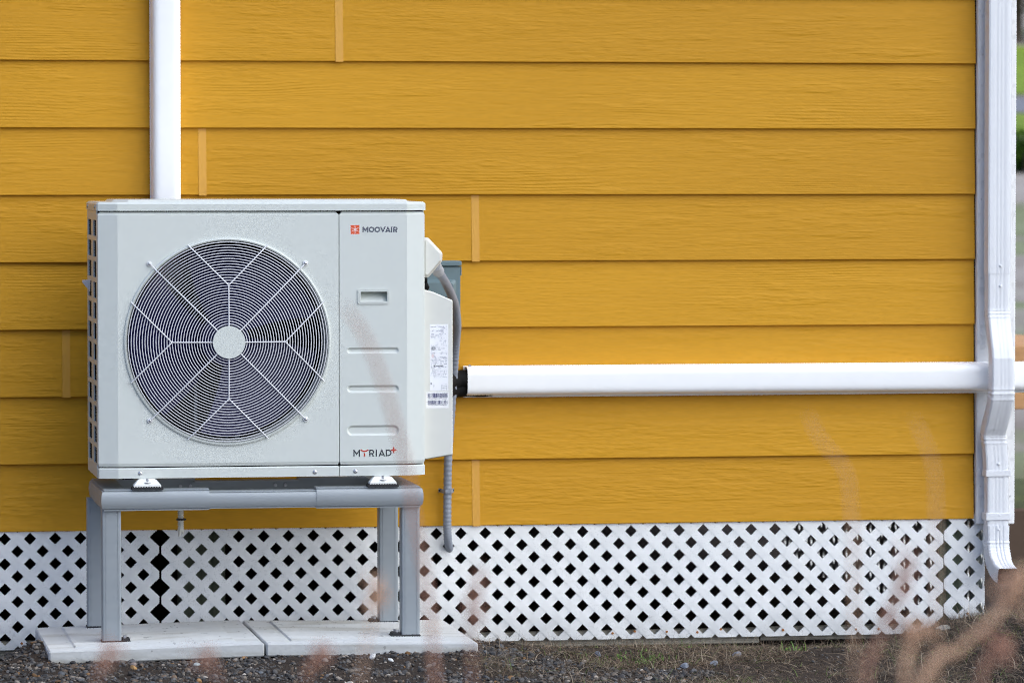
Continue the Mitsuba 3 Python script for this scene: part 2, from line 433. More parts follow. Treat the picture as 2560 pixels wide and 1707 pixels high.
def lattice(key, x0, x1, z0, z1, hx, hz, notch_l, notch_r, place=None, label='', stuff=False):
    clip = sbox(x0, z0, x1, z1)
    cuts = []
    tip = 0.0265
    for j in range(-8, 9):
        zc = hz + j * PITCH
        if notch_r is not None: cuts.append(Polygon([(x1 - notch_r, zc), (x1 + 0.02, zc + notch_r + 0.02), (x1 + 0.02, zc - notch_r - 0.02)]))
        if notch_l is not None: cuts.append(Polygon([(x0 + notch_l, zc), (x0 - 0.02, zc + notch_l + 0.02), (x0 - 0.02, zc - notch_l - 0.02)]))
    if cuts: clip = clip.difference(unary_union(cuts))
    meshes = []
    for layer, (ya, yb) in ((0, (0.0080, 0.0130)), (1, (0.0096, 0.0150))):
        s = -1 if layer == 0 else 1                       # 0 falls to the right and lies in front
        c0 = hx - s * hz
        lo = min(x - s * z for x in (x0, x1) for z in (z0, z1)); hi = max(x - s * z for x in (x0, x1) for z in (z0, z1))
        k0, k1 = math.floor((lo - c0) / PITCH) - 1, math.ceil((hi - c0) / PITCH) + 1
        for k in range(k0, k1 + 1):
            c = c0 + (k + 0.5) * PITCH                    # x - s z = c along the strip's middle
            zm = (z0 + z1) / 2; xm = c + s * zm
            L = 1.2
            d = np.array([s, 1.0]) / math.sqrt(2); nrm = np.array([1.0, -s]) / math.sqrt(2)
            w = SW / 2
            pc = np.array([xm, zm])
            poly = Polygon([pc - d * L - nrm * w, pc + d * L - nrm * w, pc + d * L + nrm * w, pc - d * L + nrm * w]).intersection(clip)
            for g in getattr(poly, 'geoms', [poly]):
                if g.is_empty or g.geom_type != 'Polygon' or g.area < 2.5e-5: continue
                m = ext_xz(g, ya, yb)
                if place is not None: m = m.transform(place)
                meshes.append(m)
    for m in meshes:
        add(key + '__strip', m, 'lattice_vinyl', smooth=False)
    tag(key, label, 'lattice panel')


lattice('lattice_panel', -0.70, 1.1800, -0.0290, 0.345, 1.1704, 0.3075, None, 0.0275, label='white diagonal lattice panel left of the black seam behind the metal stand')
lattice('lattice_panel_001', 1.1870, 3.6405, -0.0290, 0.345, 1.1951, 0.3055 - 2e-4, 0.0262, 0.0250, label='long white diagonal lattice panel under the siding from the stand to the corner')
lattice('lattice_panel_002', 3.6432, 3.7752, -0.045, 0.345, 3.6499, 0.2390, 0.0245, None, label='narrow white lattice panel under the downspout at the house corner')
PL = np.array([[0, 1, 0, 3.768], [1, 0, 0, -3.75], [0, 0, 1, 0]], float)
# on the side of the house, turned a quarter
lattice('lattice_panel_003', 3.785, 6.6, -0.06, 0.345, 3.80, 0.29, None, None, place=PL, label='white lattice panel round the corner on the side of the house')
for x, z in ((2.585, -0.0105), (2.655, -0.006), (2.756, -0.009), (2.853, -0.012), (2.928, -0.004), (3.126, -0.010), (3.36, -0.012), (3.433, -0.012), (0.763, -0.009), (3.72, 0.031)):
    add('lattice_panel_001__nail', cyl_y(x, z, 0.0030 + rnd.random() * 0.0012, 0.0068, 0.0095, 8), 'rust', smooth=False)
sill = bx(-0.7, 3.055, 0.030, 0.068, -0.052, -0.006, 0.002)
add('timber_sill', sill, 'weathered_wood', smooth=False)
tag('timber_sill', 'weathered grey timber along the bottom of the lattice', 'timber')
add('timber_sill', bx(3.060, 3.70, 0.034, 0.072, -0.045, -0.004, 0.002), 'weathered_wood', smooth=False)
tag('timber_sill_001', 'short weathered timber behind the lattice bottom near the corner', 'timber')
add('wooden_post', bx(1.265, 1.402, 0.20, 0.337, -0.10, Z0 + 0.018, 0.004), 'post_wood', smooth=False)
tag('wooden_post', 'greenish timber post under the floor seen through lattice behind the stand', 'post')
add('wooden_post', bx(3.636, 3.715, 0.045, 0.125, -0.10, Z0 + 0.001, 0.003), 'post_wood', smooth=False)
tag('wooden_post_001', 'greenish timber corner post behind the right lattice seam', 'post')

# ------------------------------------------------------------------ white pipe ducts
def dprofile(w, d, t=0.0, n=20):
    """Rounded D: width w along u, standing out by d; (u, out)."""
    a = np.linspace(0, np.pi, n)
    e = 0.42
    u = (w / 2 - t) * np.sign(np.cos(a)) * np.abs(np.cos(a)) ** e
    o = (d - t) * np.abs(np.sin(a)) ** e
    return list(zip(u, o))


def duct_v(xc, w, d, z0, z1):
    out = Polygon([(xc + u, 0.001 - o) for u, o in dprofile(w, d)])
    inn = Polygon([(xc + u, 0.004 - o) for u, o in dprofile(w, d, 0.0025)])
    return ext_xy(out.difference(inn), z0, z1)


def duct_h(zc, w, d, x0, x1, slope=0.0):
    out = Polygon([(0.001 - o, zc + u) for u, o in dprofile(w, d)])
    inn = Polygon([(0.004 - o, zc + u) for u, o in dprofile(w, d, 0.0025)])
    return ext_yz(out.difference(inn), x0, x1)


add('vertical_duct__cover', duct_v(1.2015, 0.0895, 0.066, 0.90, ztop), 'white_duct', smooth=35)
add('vertical_duct__base', bx(1.2015 - 0.0465, 1.2015 + 0.0465, -0.010, 0.0, 0.90, ztop, 0.001), 'white_duct', smooth=False)
tag('vertical_duct', 'tall white plastic pipe duct running down the wall behind the heat pump', 'duct')
add('horizontal_duct__cover', duct_h(0.7760, 0.0885, 0.066, 2.1195, 4.55), 'white_duct', smooth=35)
add('horizontal_duct__base', bx(2.114, 4.55, -0.011, -0.0005, 0.7245, 0.8215, 0.001), 'white_duct', smooth=False)
add('horizontal_duct__clip', cat(bx(2.128, 2.136, -0.030, -0.018, 0.8195, 0.8235, 0.001), bx(2.128, 2.134, -0.026, -0.020, 0.823, 0.826, 0.001)), 'screw_metal', smooth=False)
tag('horizontal_duct', 'long white plastic pipe duct running sideways along the yellow wall', 'duct')
# black insulated pipes between heat pump and duct
for i, (dy, dz) in enumerate(((0.0, 0.012), (0.006, -0.018))):
    path = spline([(1.93, -0.40, 0.775 + dz), (2.00, -0.22, 0.770 + dz), (2.06, -0.07 + dy, 0.768 + dz), (2.11, -0.034 + dy, 0.770 + dz), (2.20, -0.032 + dy, 0.772 + dz)], 40)
    rr = 0.029 - 0.004 * i + 0.0010 * np.sin(np.arange(40) * 0.9 + i) + 0.0010 * np.sin(np.arange(40) * 0.37)
    add('insulated_pipe', tube(path, rr, 14), 'black_foam', smooth=40)
tag('insulated_pipe', 'upper black foam wrapped pipe leaving the duct end towards the heat pump', 'pipe')
tag('insulated_pipe_001', 'lower black foam wrapped pipe leaving the duct end towards the heat pump', 'pipe')

# ------------------------------------------------------------------ concrete slabs
def slab(x0, x1, y0, y1, th, ztop_l, ztop_r, border):
    c = 0.004
    b = bx(x0, x1, y0, y1, -th, 0.0, c)
    tpts = []
    i0, i1, j0, j1 = x0 + border, x1 - border, y0 + border * 0.7, y1 - border * 0.7
    panel = hull2(*[(x, y, 0.0) for x in (i0, i1) for y in (j0, j1)], *[(x, y, 0.0045) for x in (i0 + 0.005, i1 - 0.005) for y in (j0 + 0.005, j1 - 0.005)],
                  *[(x, y, -0.01) for x in (i0, i1) for y in (j0, j1)])
    m = M(b + panel)
    m = m.subdivide_to_size(0.03) if hasattr(m, 'subdivide_to_size') else m
    k = (m.vertices[:, 0] - x0) / (x1 - x0)
    v = m.vertices.copy()
    v[:, 2] += ztop_l + (ztop_r - ztop_l) * k
    m = trimesh.Trimesh(v, m.faces, process=False)
    return m


add('concrete_slab', slab(0.7939, 1.4090, -0.810, -0.155, 0.0395, 0.0547, 0.0680, 0.075), 'concrete', smooth=False)
tag('concrete_slab', 'pale concrete slab under the left legs of the stand', 'concrete slab')
add('concrete_slab', slab(1.4155, 2.0300, -0.812, -0.158, 0.0375, 0.0665, 0.0578, 0.075), 'concrete', smooth=False)
tag('concrete_slab_001', 'stained concrete slab under the right legs of the stand', 'concrete slab')

# ------------------------------------------------------------------ metal stand
def rail_profile(h0, h1, depth, bulge):
    """(out, z): out grows away from the frame; a gently bowed face between two thin lips."""
    zm, hh = (h0 + h1) / 2, (h1 - h0) / 2
    pts = [(-depth, h1), (bulge * 0.15, h1), (bulge * 0.30, h1 - 0.0012), (bulge * 0.30, h1 - 0.0030), (bulge * 0.10, h1 - 0.0038)]
    for t in np.linspace(0.80, -0.80, 9):
        pts.append((bulge * (1 - 0.55 * abs(t) ** 2.5), zm + hh * t))
    pts += [(bulge * 0.10, h0 + 0.0046), (bulge * 0.32, h0 + 0.0040), (bulge * 0.32, h0), (-0.008, h0), (-0.008, h1 - 0.005), (-depth, h1 - 0.005)]
    return pts


def rail(p0, p1, out, mitre0, mitre1, prof):
    """Profile along p0 -> p1 in plan; mitre0/1 = how far each end grows per unit of 'out'."""
    p0, p1, out = np.array(p0), np.array(p1), np.array(out)
    d = (p1 - p0) / np.linalg.norm(p1 - p0)
    n = len(prof)
    A = np.array([[*(p0 - d * mitre0 * o + out * o), z] for o, z in prof])
    B = np.array([[*(p1 + d * mitre1 * o + out * o), z] for o, z in prof])
    m = m3.Manifold.extrude(m3.CrossSection([np.array(prof)], m3.FillRule.EvenOdd), 1.0)
    t = M(m)
    v = t.vertices
    # map each extruded vertex (profile point, 0..1) to its place
    key = {(round(o, 6), round(z, 6)): i for i, (o, z) in enumerate(prof)}
    idx = np.array([key[(round(float(a), 6), round(float(b), 6))] if (round(float(a), 6), round(float(b), 6)) in key else int(np.argmin([(a - o) ** 2 + (b - z) ** 2 for o, z in prof])) for a, b in v[:, :2]])
    nv = np.where((v[:, 2] > 0.5)[:, None], B[idx], A[idx])
    t = trimesh.Trimesh(nv, t.faces, process=False)
    if t.volume < 0: t.invert()
    return t


X0s, X1s, YF, YB = 0.9640, 1.8770, -0.682, -0.205
big = rail_profile(0.4430, 0.5035, 0.062, 0.0115)
small = rail_profile(0.4460, 0.4960, 0.058, 0.0090)
add('equipment_stand__rail', rail((X0s, YF), (1.2640, YF), (0, -1), 1, 0, big), 'stand_metal', smooth=35)
add('equipment_stand__rail', rail((1.2640, YF), (1.5756, YF), (0, -1), 0, 0, small), 'stand_metal', smooth=35)
add('equipment_stand__rail', rail((1.5756, YF), (X1s, YF), (0, -1), 0, 1, big), 'stand_metal', smooth=35)
add('equipment_stand__rail', rail((X0s, YB), (X0s, YF), (-1, 0), 1, 1, big), 'stand_metal', smooth=35)
add('equipment_stand__rail', rail((X1s, YF), (X1s, YB), (1, 0), 1, 1, big), 'stand_metal', smooth=35)
add('equipment_stand__rail', rail((1.2640, YB), (X0s, YB), (0, 1), 0, 1, big), 'stand_metal', smooth=35)
add('equipment_stand__rail', rail((1.5756, YB), (1.2640, YB), (0, 1), 0, 0, small), 'stand_metal', smooth=35)
add('equipment_stand__rail', rail((X1s, YB), (1.5756, YB), (0, 1), 1, 0, big), 'stand_metal', smooth=35)
for x in (1.275, 1.56):
    for dx in (-0.05, -0.02):
        add('equipment_stand__screw', cyl_y(x + dx, 0.478, 0.005, -0.2205, -0.2145, 10), 'screw_metal', smooth=30)


def leg(x0, x1, y0, y1, z0, z1):
    g = 0.0016
    w = x1 - x0
    q = sbox(x0, y0, x1, y1).buffer(-0.004).buffer(0.004, quad_segs=3)
    for s in (0.16, 0.80):
        q = q.difference(sbox(x0 + w * s, y0 - 0.01, x0 + w * s + g, y0 + g)).difference(sbox(x0 + w * s, y1 - g, x0 + w * s + g, y1 + 0.01))
    for s in (0.2, 0.8):
        yy = y0 + (y1 - y0) * s
        q = q.difference(sbox(x0 - 0.01, yy, x0 + g, yy + g)).difference(sbox(x1 - g, yy, x1 + 0.01, yy + g))
    return ext_xy(q, z0, z1)


LEGS = [(0.9560, 1.0108, -0.672, -0.622, 0.0590, 1), (1.8270, 1.8808, -0.672, -0.622, 0.0618, -1), (0.9432, 0.9967, -0.262, -0.212, 0.0590, 1), (1.8183, 1.8760, -0.262, -0.212, 0.0588, -1)]
for x0, x1, y0, y1, z0, s in LEGS:
    add('equipment_stand__leg', leg(x0, x1, y0, y1, z0 + 0.0085, 0.4485), 'stand_metal', smooth=40)
for x0, x1, y0, y1, z0, s in LEGS:
    a, b = (x0 - 0.002, x1 + 0.027) if s > 0 else (x0 - 0.030, x1 + 0.002)
    f0, f1 = (x1 + 0.003, x1 + 0.025) if s > 0 else (x0 - 0.028, x0 - 0.003)
    pl = bx(a, b, y0 - 0.003, y1 + 0.003, z0 - 0.0015, z0 + 0.0083, 0.002) + bx(f0, f1, y0 + 0.004, y1 - 0.004, z0 + 0.004, z0 + 0.0145, 0.002)
    k = add('equipment_stand__foot_plate', pl, 'black_rubber', smooth=30)
    xm = (f0 + f1) / 2
    add(k + '__bolt', cat(cyl_z(xm + 0.004 * s * -1, y0 + 0.014, z0 + 0.0143, z0 + 0.022, 0.0045, 6), cyl_z(xm, y1 - 0.012, z0 + 0.0143, z0 + 0.021, 0.0045, 6)), 'screw_metal', smooth=20)
tag('equipment_stand', 'grey metal four legged stand carrying the heat pump above the slabs', 'stand')

# ------------------------------------------------------------------ heat pump
YU = -0.665
HX, HZ = 1.3209, 0.9268
ZB, ZT = 0.5680, 1.3020
# front skin in plan
front_l = [(0.9455, -0.620), (0.9455, -0.645), (0.9485, -0.6515), (1.0036, -0.665), (1.6447, -0.665), (1.6447, -0.630)]
front_r = [(1.6467, -0.630), (1.6467, -0.665), (1.8449, -0.665), (1.8960, -0.6465), (1.9000, -0.641), (1.9000, -0.630)]
pan = prism_hull(front_l, ZB, ZT, 0.009, 0.003, 0.009)
pan = pan - cyl_y(HX, HZ, 0.2925, -0.70, -0.60, 128)
add('heat_pump__fan_panel', pan, 'unit_paint', smooth=10)
sp = prism_hull(front_r, ZB, ZT, 0.009, 0.003, 0.009)


def pill(x0, x1, z0, z1, y):
    r = (z1 - z0) / 2
    q = LineString([(x0 + r, (z0 + z1) / 2), (x1 - r, (z0 + z1) / 2)]).buffer(r, quad_segs=6)
    return [(x, y, z) for x, z in list(q.exterior.coords)[:-1]]


for z0, z1, dpt in ((0.8889, 0.9085, 0.006), (0.7747, 0.7990, 0.006), (0.6500, 0.6825, 0.006)):
    e = 0.0075
    sp = sp - hull2(*pill(1.6672, 1.8218, z0, z1, YU - 0.001), *pill(1.6672 + e, 1.8218 - e, z0 + e, z1 - e, YU + dpt))
hx0, hx1, hz0, hz1 = 1.7075, 1.7875, 1.0400, 1.0705
sp = sp - bx(hx0, hx1, -0.70, -0.60, hz0, hz1)
add('heat_pump__service_panel', sp, 'unit_paint', smooth=10)
fr = sbox(1.6992, 1.0335, 1.7925, 1.0770).buffer(-0.006).buffer(0.006, quad_segs=4)
ringp = fr.difference(sbox(hx0 + 0.001, hz0 + 0.001, hx1 - 0.001, hz1 - 0.001))
hd = ext_xz(ringp, YU - 0.0035, YU + 0.001) - ext_xz(fr.buffer(-0.0025).difference(fr.buffer(-0.0045)), YU - 0.005, YU - 0.0022)
hd = hd + hull2((hx0, -0.662, hz0 - 0.001), (hx1, -0.662, hz0 - 0.001), (hx0, -0.628, hz1), (hx1, -0.628, hz1), (hx0, -0.625, hz0), (hx1, -0.625, hz0), (hx0, -0.622, hz1), (hx1, -0.622, hz1))
add('heat_pump__handle', hd, 'unit_paint', smooth=25)
part_label('heat_pump__handle', 'recessed rectangular grip in the service panel')
lipl = [(x, y) for x, y in front_l]
add('heat_pump__base_lip', prism_hull([(0.9470, -0.600), (0.9470, -0.6445), (0.9500, -0.651), (1.0040, -0.6668), (1.6447, -0.6668), (1.6447, -0.600)], 0.5345, 0.5645, 0.003, 0.0, 0.003), 'unit_paint', smooth=10)
add('heat_pump__base_lip', prism_hull([(1.6467, -0.600), (1.6467, -0.6668), (1.8449, -0.6668), (1.8965, -0.647), (1.9005, -0.6415), (1.9005, -0.600)], 0.5345, 0.5645, 0.003, 0.0, 0.003), 'unit_paint', smooth=10)
lid = prism_hull([(0.9435, -0.262), (0.9435, -0.645), (0.9485, -0.652), (1.0036, -0.6675), (1.8449, -0.6675), (1.8975, -0.6475), (1.9025, -0.6415), (1.9025, -0.262)], 1.3050, 1.3300, 0.006, 0.0, 0.006)
lid = lid + prism_hull([(1.035, -0.30), (0.99, -0.34), (0.99, -0.60), (1.035, -0.640), (1.815, -0.640), (1.860, -0.60), (1.860, -0.34), (1.815, -0.30)], 1.320, 1.3365, 0.010, 0.0, 0.0064)
add('heat_pump__top_cover', lid, 'unit_paint', smooth=10)
for y in (-0.32, -0.600):
    add('heat_pump__screw', cat(m3.Manifold.sphere(0.0058, 14).scale([0.6, 1, 1]).translate([0.9430, y, 1.3165])), 'screw_metal', smooth=True)
for x, z in ((1.0668, 0.5490), (1.5737, 0.5470), (1.6922, 0.5480)):
    add('heat_pump__screw', cat(m3.Manifold.sphere(0.0068, 18).scale([1, 0.5, 1]).translate([x, -0.6668, z]) - bx(x - 0.0012, x + 0.0012, -0.68, -0.6690, z - 0.004, z + 0.004) - bx(x - 0.004, x + 0.004, -0.68, -0.6690, z - 0.0012, z + 0.0012)), 'screw_metal', smooth=40)
# shell
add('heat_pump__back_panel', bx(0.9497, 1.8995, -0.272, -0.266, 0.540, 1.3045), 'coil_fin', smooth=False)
add('heat_pump__side_panel', bx(1.8950, 1.8996, -0.6290, -0.2725, 0.540, 1.3045), 'cover_paint', smooth=False)
add('heat_pump__base_pan', bx(0.950, 1.894, -0.5985, -0.273, 0.5360, 0.5480), 'unit_paint', smooth=False)
add('heat_pump__partition', bx(1.655, 1.660, -0.628, -0.275, 0.549, 1.3040), 'unit_paint_dark', smooth=False)
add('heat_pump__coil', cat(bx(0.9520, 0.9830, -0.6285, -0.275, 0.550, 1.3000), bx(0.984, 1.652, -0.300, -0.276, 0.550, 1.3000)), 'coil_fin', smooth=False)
# left grille
g = sbox(-0.6295, 0.5350, -0.264, 1.3040)
for r in range(12):
    zt = 1.2780 - r * 0.05975
    g = g.difference(sbox(-0.4320, zt - 0.0465, -0.3030, zt)).difference(sbox(-0.6220, zt - 0.0465, -0.5070, zt))
add('heat_pump__coil_guard', ext_yz(g, 0.9455, 0.9495), 'unit_paint', smooth=False)
part_label('heat_pump__coil_guard', 'open grid guarding the coil on the left side')
add('heat_pump__sensor_clip', hull2((0.9455, -0.345, 1.066), (0.9455, -0.375, 1.066), (0.9455, -0.33, 1.100), (0.9455, -0.39, 1.100), (0.9240, -0.345, 1.099), (0.9240, -0.375, 1.099), (0.9240, -0.345, 1.092), (0.9240, -0.375, 1.092)), 'wire_paint', smooth=30)
# bell mouth, fan, motor
a = np.linspace(0, 2 * np.pi, 129)
prof = [(0.3010, -0.6655), (0.2995, -0.6705), (0.2960, -0.6720), (0.2925, -0.6700), (0.2895, -0.6600), (0.2880, -0.640), (0.2880, -0.56), (0.2925, -0.56), (0.2925, -0.64), (0.2932, -0.664)]
P = np.array([[[HX + r * np.cos(t), y, HZ + r * np.sin(t)] for t in a] for r, y in prof + prof[:1]])
add('heat_pump__bell_mouth', grid_mesh(P[:, ::-1]), 'unit_paint', smooth=40)
part_label('heat_pump__bell_mouth', 'round raised rim of the fan opening')
for k in range(3):
    rr, th = np.meshgrid(np.linspace(0.066, 0.276, 14), np.linspace(0, 1, 16), indexing='ij')
    sweep = math.radians(98)
    ang = math.radians(120 * k + 25) + th * sweep - 0.9 * (rr - 0.066)
    yy = -0.545 + 0.085 * (th - 0.5) - 0.02 * (rr / 0.276) ** 2
    Fp = np.stack([HX + rr * np.cos(ang), yy, HZ + rr * np.sin(ang)], -1)
    Bp = Fp + np.array([0, 0.004, 0])
    Fm, Bm = grid_mesh(Fp), grid_mesh(Bp[:, ::-1])
    add('heat_pump__fan__blade', cat(Fm, Bm), 'fan_plastic', smooth=True)
add('heat_pump__fan__hub', cat(cyl_y(HX, HZ, 0.070, -0.600, -0.50, 40) ), 'fan_plastic', smooth=35)
add('heat_pump__motor', cat(cyl_y(HX, HZ, 0.058, -0.49, -0.40, 32)), 'bracket_metal', smooth=35)
mb = cat(bx(1.345, 1.350, -0.39, -0.37, 0.549, 1.303), bx(1.372, 1.384, -0.395, -0.37, 0.549, 1.303), bx(1.250, 1.258, -0.39, -0.37, 0.549, 1.303), bx(1.25, 1.385, -0.396, -0.372, 0.90, 0.95))
add('heat_pump__motor_bracket', mb, 'bracket_metal', smooth=False)


def torus(cx, cy, cz, r, t, n=96, m=6):
    u = np.arange(n + 1) * 2 * np.pi / n
    w = np.arange(m + 1) * 2 * np.pi / m
    U, V = np.meshgrid(u, w, indexing='ij')
    return grid_mesh(np.stack([cx + (r + t * np.cos(V)) * np.cos(U), cy + t * np.sin(V), cz + (r + t * np.cos(V)) * np.sin(U)], -1)[:, ::-1])


def dome(r):
    return -0.6760 - 0.024 * (1 - (r / 0.29) ** 2)


for i in range(31):
    r = 0.0525 + i * 0.00785
    add('heat_pump__fan_grille__ring', torus(HX, dome(r), HZ, r, 0.00122), 'wire_paint', smooth=True)


def spoke(pts, rad=0.0019):
    out = []
    for (x0, z0), (x1, z1) in zip(pts[:-1], pts[1:]):
        s = np.linspace(0, 1, 14)
        x, z = x0 + (x1 - x0) * s, z0 + (z1 - z0) * s
        y = dome(np.minimum(np.hypot(x, z), 0.296)) - 0.0032
        y = np.where(np.hypot(x, z) > 0.292, np.maximum(y, -0.6745), y)
        out.append(tube(np.stack([HX + x, y, HZ + z], -1), rad, 8))
    return cat(*out)


q = 0.1640
h2 = q + 0.1165
for sx, sz in ((0, 1), (0, -1)):
    add('heat_pump__fan_grille__spoke', cat(spoke([(0, 0.044 * sz), (0, q * sz)]), spoke([(0, q * sz), (0.1165, h2 * sz)]), spoke([(0, q * sz), (-0.1165, h2 * sz)])), 'wire_paint', smooth=True)
for sx in (1, -1):
    add('heat_pump__fan_grille__spoke', cat(spoke([(0.044 * sx, 0), (q * sx, 0)]), spoke([(q * sx, 0), (h2 * sx, 0.1165)]), spoke([(q * sx, 0), (h2 * sx, -0.1165)])), 'wire_paint', smooth=True)
for ang in (45, 135, 225, 315):
    c, s = math.cos(math.radians(ang)), math.sin(math.radians(ang))
    add('heat_pump__fan_grille__spoke', spoke([(0.044 * c, 0.044 * s), (0.314 * c, 0.314 * s)]), 'wire_paint', smooth=True)
    x, z = HX + 0.3195 * c, HZ + 0.3195 * s
    add('heat_pump__fan_grille__eye', cat(torus(x, -0.6690, z, 0.0058, 0.0019, 24, 8)), 'wire_paint', smooth=True)
    add('heat_pump__screw', m3.Manifold.sphere(0.0052, 16).scale([1, 0.8, 1]).translate([x, -0.6700, z]), 'screw_metal', smooth=True)
add('heat_pump__fan_grille__hub_cap', cyl_y(HX, HZ, 0.0470, -0.7075, -0.6970, 64, 0.0470), 'unit_paint', smooth=35)


# lettering, drawn with strokes
def stroke_letters(letters, x, z, h, width, adv, sw):
    """letters: list of (polylines, advance) in units of the cap height."""
    shapes = []
    for lines, w in letters:
        for ln, closed in lines:
            ls = LineString([(x + px * h, z + pz * h) for px, pz in ln])
            shapes.append(ls.buffer(sw / 2, cap_style=2, join_style=2 if not closed else 1, mitre_limit=3))
        x += w * h
    return unary_union(shapes), x


def arc(cx, cz, rx, rz, a0, a1, n=18):
    return [(cx + rx * math.cos(math.radians(t)), cz + rz * math.sin(math.radians(t))) for t in np.linspace(a0, a1, n)]


e = 0.115
GL = {'M': ([([(e, 0), (e, 1)], False), ([(1.10 - e, 0), (1.10 - e, 1)], False), ([(e, 0.90), (0.55, 0.36), (1.10 - e, 0.90)], False)], 1.20),
      'O': ([(arc(0.53, 0.5, 0.53 - e, 0.5 - e, 0, 360, 30), True)], 1.10),
      'V': ([([(e * .6, 1.05), (0.53, 0.13), (1.06 - e * .6, 1.05)], False)], 0.98),
      'A': ([([(e * .6, -0.05), (0.51, 0.87), (1.02 - e * .6, -0.05)], False), ([(0.26, 0.25), (0.76, 0.25)], False)], 1.10),
      'I': ([([(e, 0), (e, 1)], False)], 0.44),
      'R': ([([(e, 0), (e, 1 - e), (0.44, 1 - e)] + arc(0.44, 0.65, 0.28, 0.35 - e, 90, -90, 10) + [(e, 0.41)], False), ([(0.44, 0.42), (0.72, -0.06)], False)], 1.02),
      'D': ([([(e, 0), (e, 1 - e), (0.36, 1 - e)] + arc(0.36, 0.5, 0.46, 0.5 - e, 90, -90, 16) + [(e, e), (e, 0.3)], False)], 1.0)}


def word(txt, x0, x1, z0, h, sw):
    s, xe = stroke_letters([GL[c] for c in txt], 0, 0, h, None, None, sw)
    s = s.intersection(sbox(-h, 0, 20 * h, h))
    bnd = s.bounds
    s = affinity.scale(s, (x1 - x0) / (bnd[2] - bnd[0]), h / (bnd[3] - bnd[1]), origin=(bnd[0], bnd[1]))
    return affinity.translate(s, x0 - bnd[0], z0 - bnd[1])


YP = YU - 0.0003
add('heat_pump__badge', ext_xz(sbox(1.6790, 1.2357, 1.7059, 1.2633), YP, YU + 0.001), 'print_white', smooth=False)
add('heat_pump__badge', ext_xz(sbox(1.6797, 1.2364, 1.7052, 1.2626), YP - 0.0003, YP + 0.0002), 'badge_orange', smooth=False)
part_label('heat_pump__badge_001', 'orange square badge with a white asterisk mark')
bxc, bzc, bs = 1.69245, 1.2495, 0.0255
sym = [LineString([(0, -0.40), (0, 0.40)]).buffer(0.030), LineString([(-0.38, 0.19), (-0.20, 0.12), (-0.08, 0.06), (0, 0.045), (0.08, 0.06), (0.20, 0.12), (0.38, 0.19)]).buffer(0.030),
       LineString([(-0.38, -0.19), (-0.20, -0.12), (-0.08, -0.06), (0, -0.045), (0.08, -0.06), (0.20, -0.12), (0.38, -0.19)]).buffer(0.030)]
sym = affinity.translate(affinity.scale(unary_union(sym), bs, bs, origin=(0, 0)), bxc, bzc)
add('heat_pump__badge', ext_xz(sym, YP - 0.0007, YP - 0.0002), 'print_white', smooth=False)
add('heat_pump__lettering', ext_xz(word('MOOVAIR', 1.7145, 1.8168, 1.2413, 0.0165, 0.0038), YP - 0.0004, YU + 0.001), 'print_grey', smooth=False)
part_label('heat_pump__lettering', 'grey word MOOVAIR on the front panel')
add('heat_pump__lettering', ext_xz(word('M', 1.6868, 1.7060, 0.5905, 0.0205, 0.0037), YP - 0.0004, YU + 0.001), 'print_dark', smooth=False)
add('heat_pump__lettering', ext_xz(word('RIAD', 1.7330, 1.7985, 0.5905, 0.0205, 0.0037), YP - 0.0004, YU + 0.001), 'print_dark', smooth=False)
part_label('heat_pump__lettering_001', 'dark letter M of the word MYRIAD')
part_label('heat_pump__lettering_002', 'dark letters RIAD of the word MYRIAD')
ysym = unary_union([LineString([(-0.0100, 0.0190), (-0.0060, 0.0165), (0, 0.0150), (0.0060, 0.0165), (0.0100, 0.0190)]).buffer(0.0018), LineString([(0, 0), (0, 0.0105)]).buffer(0.0018, cap_style=2)])
add('heat_pump__lettering', ext_xz(affinity.translate(ysym, 1.7192, 0.5905), YP - 0.0004, YU + 0.001), 'print_red', smooth=False)
part_label('heat_pump__lettering_003', 'red letter Y of the word MYRIAD')
pl = unary_union([LineString([(-0.0068, 0), (0.0068, 0)]).buffer(0.0018), LineString([(0, -0.0072), (0, 0.0072)]).buffer(0.0020)])
add('heat_pump__lettering', ext_xz(affinity.translate(pl, 1.8050, 0.6085), YP - 0.0004, YU + 0.001), 'print_red', smooth=False)
part_label('heat_pump__lettering_004', 'red plus sign after the word MYRIAD')

# covers on the right side
vc = Polygon([(1.9003, 0.5740), (1.9003, 1.0740), (1.9300, 1.0665), (1.9895, 1.0410), (1.9895, 0.5880)]).buffer(-0.004, join_style=2).buffer(0.004, quad_segs=3)
vcb = Polygon([(1.9003, 0.5770), (1.9003, 1.0705), (1.9300, 1.0630), (1.9860, 1.0385), (1.9860, 0.5915)])
vm = m3.Manifold.batch_hull([ext_xz(vc, -0.597, -0.42), ext_xz(vcb, -0.601, -0.597)])
add('heat_pump__valve_cover', vm, 'cover_paint', smooth=25)
tc = Polygon([(1.9003, 1.2480), (1.9130, 1.2310), (1.9615, 1.1800), (1.9600, 1.1540), (1.9003, 1.0860)])
tcr = tc.buffer(-0.013, join_style=2).buffer(0.013, quad_segs=7)
tm = m3.Manifold.batch_hull([ext_xz(tcr, -0.585, -0.44), ext_xz(tcr.buffer(-0.009), -0.600, -0.592)])
add('heat_pump__terminal_cover', tm, 'cover_paint', smooth=30)
YS = -0.6010
add('heat_pump__spec_label', bx(1.9215, 1.9755, YS - 0.0004, YS + 0.0006, 0.7770, 0.9710), 'spec_sticker', smooth=False)
part_label('heat_pump__spec_label', 'tall white rating sticker with rows of small print')
lm = []
lz = M(ext_xz(word('MOOVAIR', 1.9395, 1.9610, 0.8475, 0.0033, 0.0010), YS - 0.0009, YS - 0.0003))
lm += [lz, M(ext_xz(sbox(1.9320, 0.8463, 1.9372, 0.8518), YS - 0.0009, YS - 0.0003))]
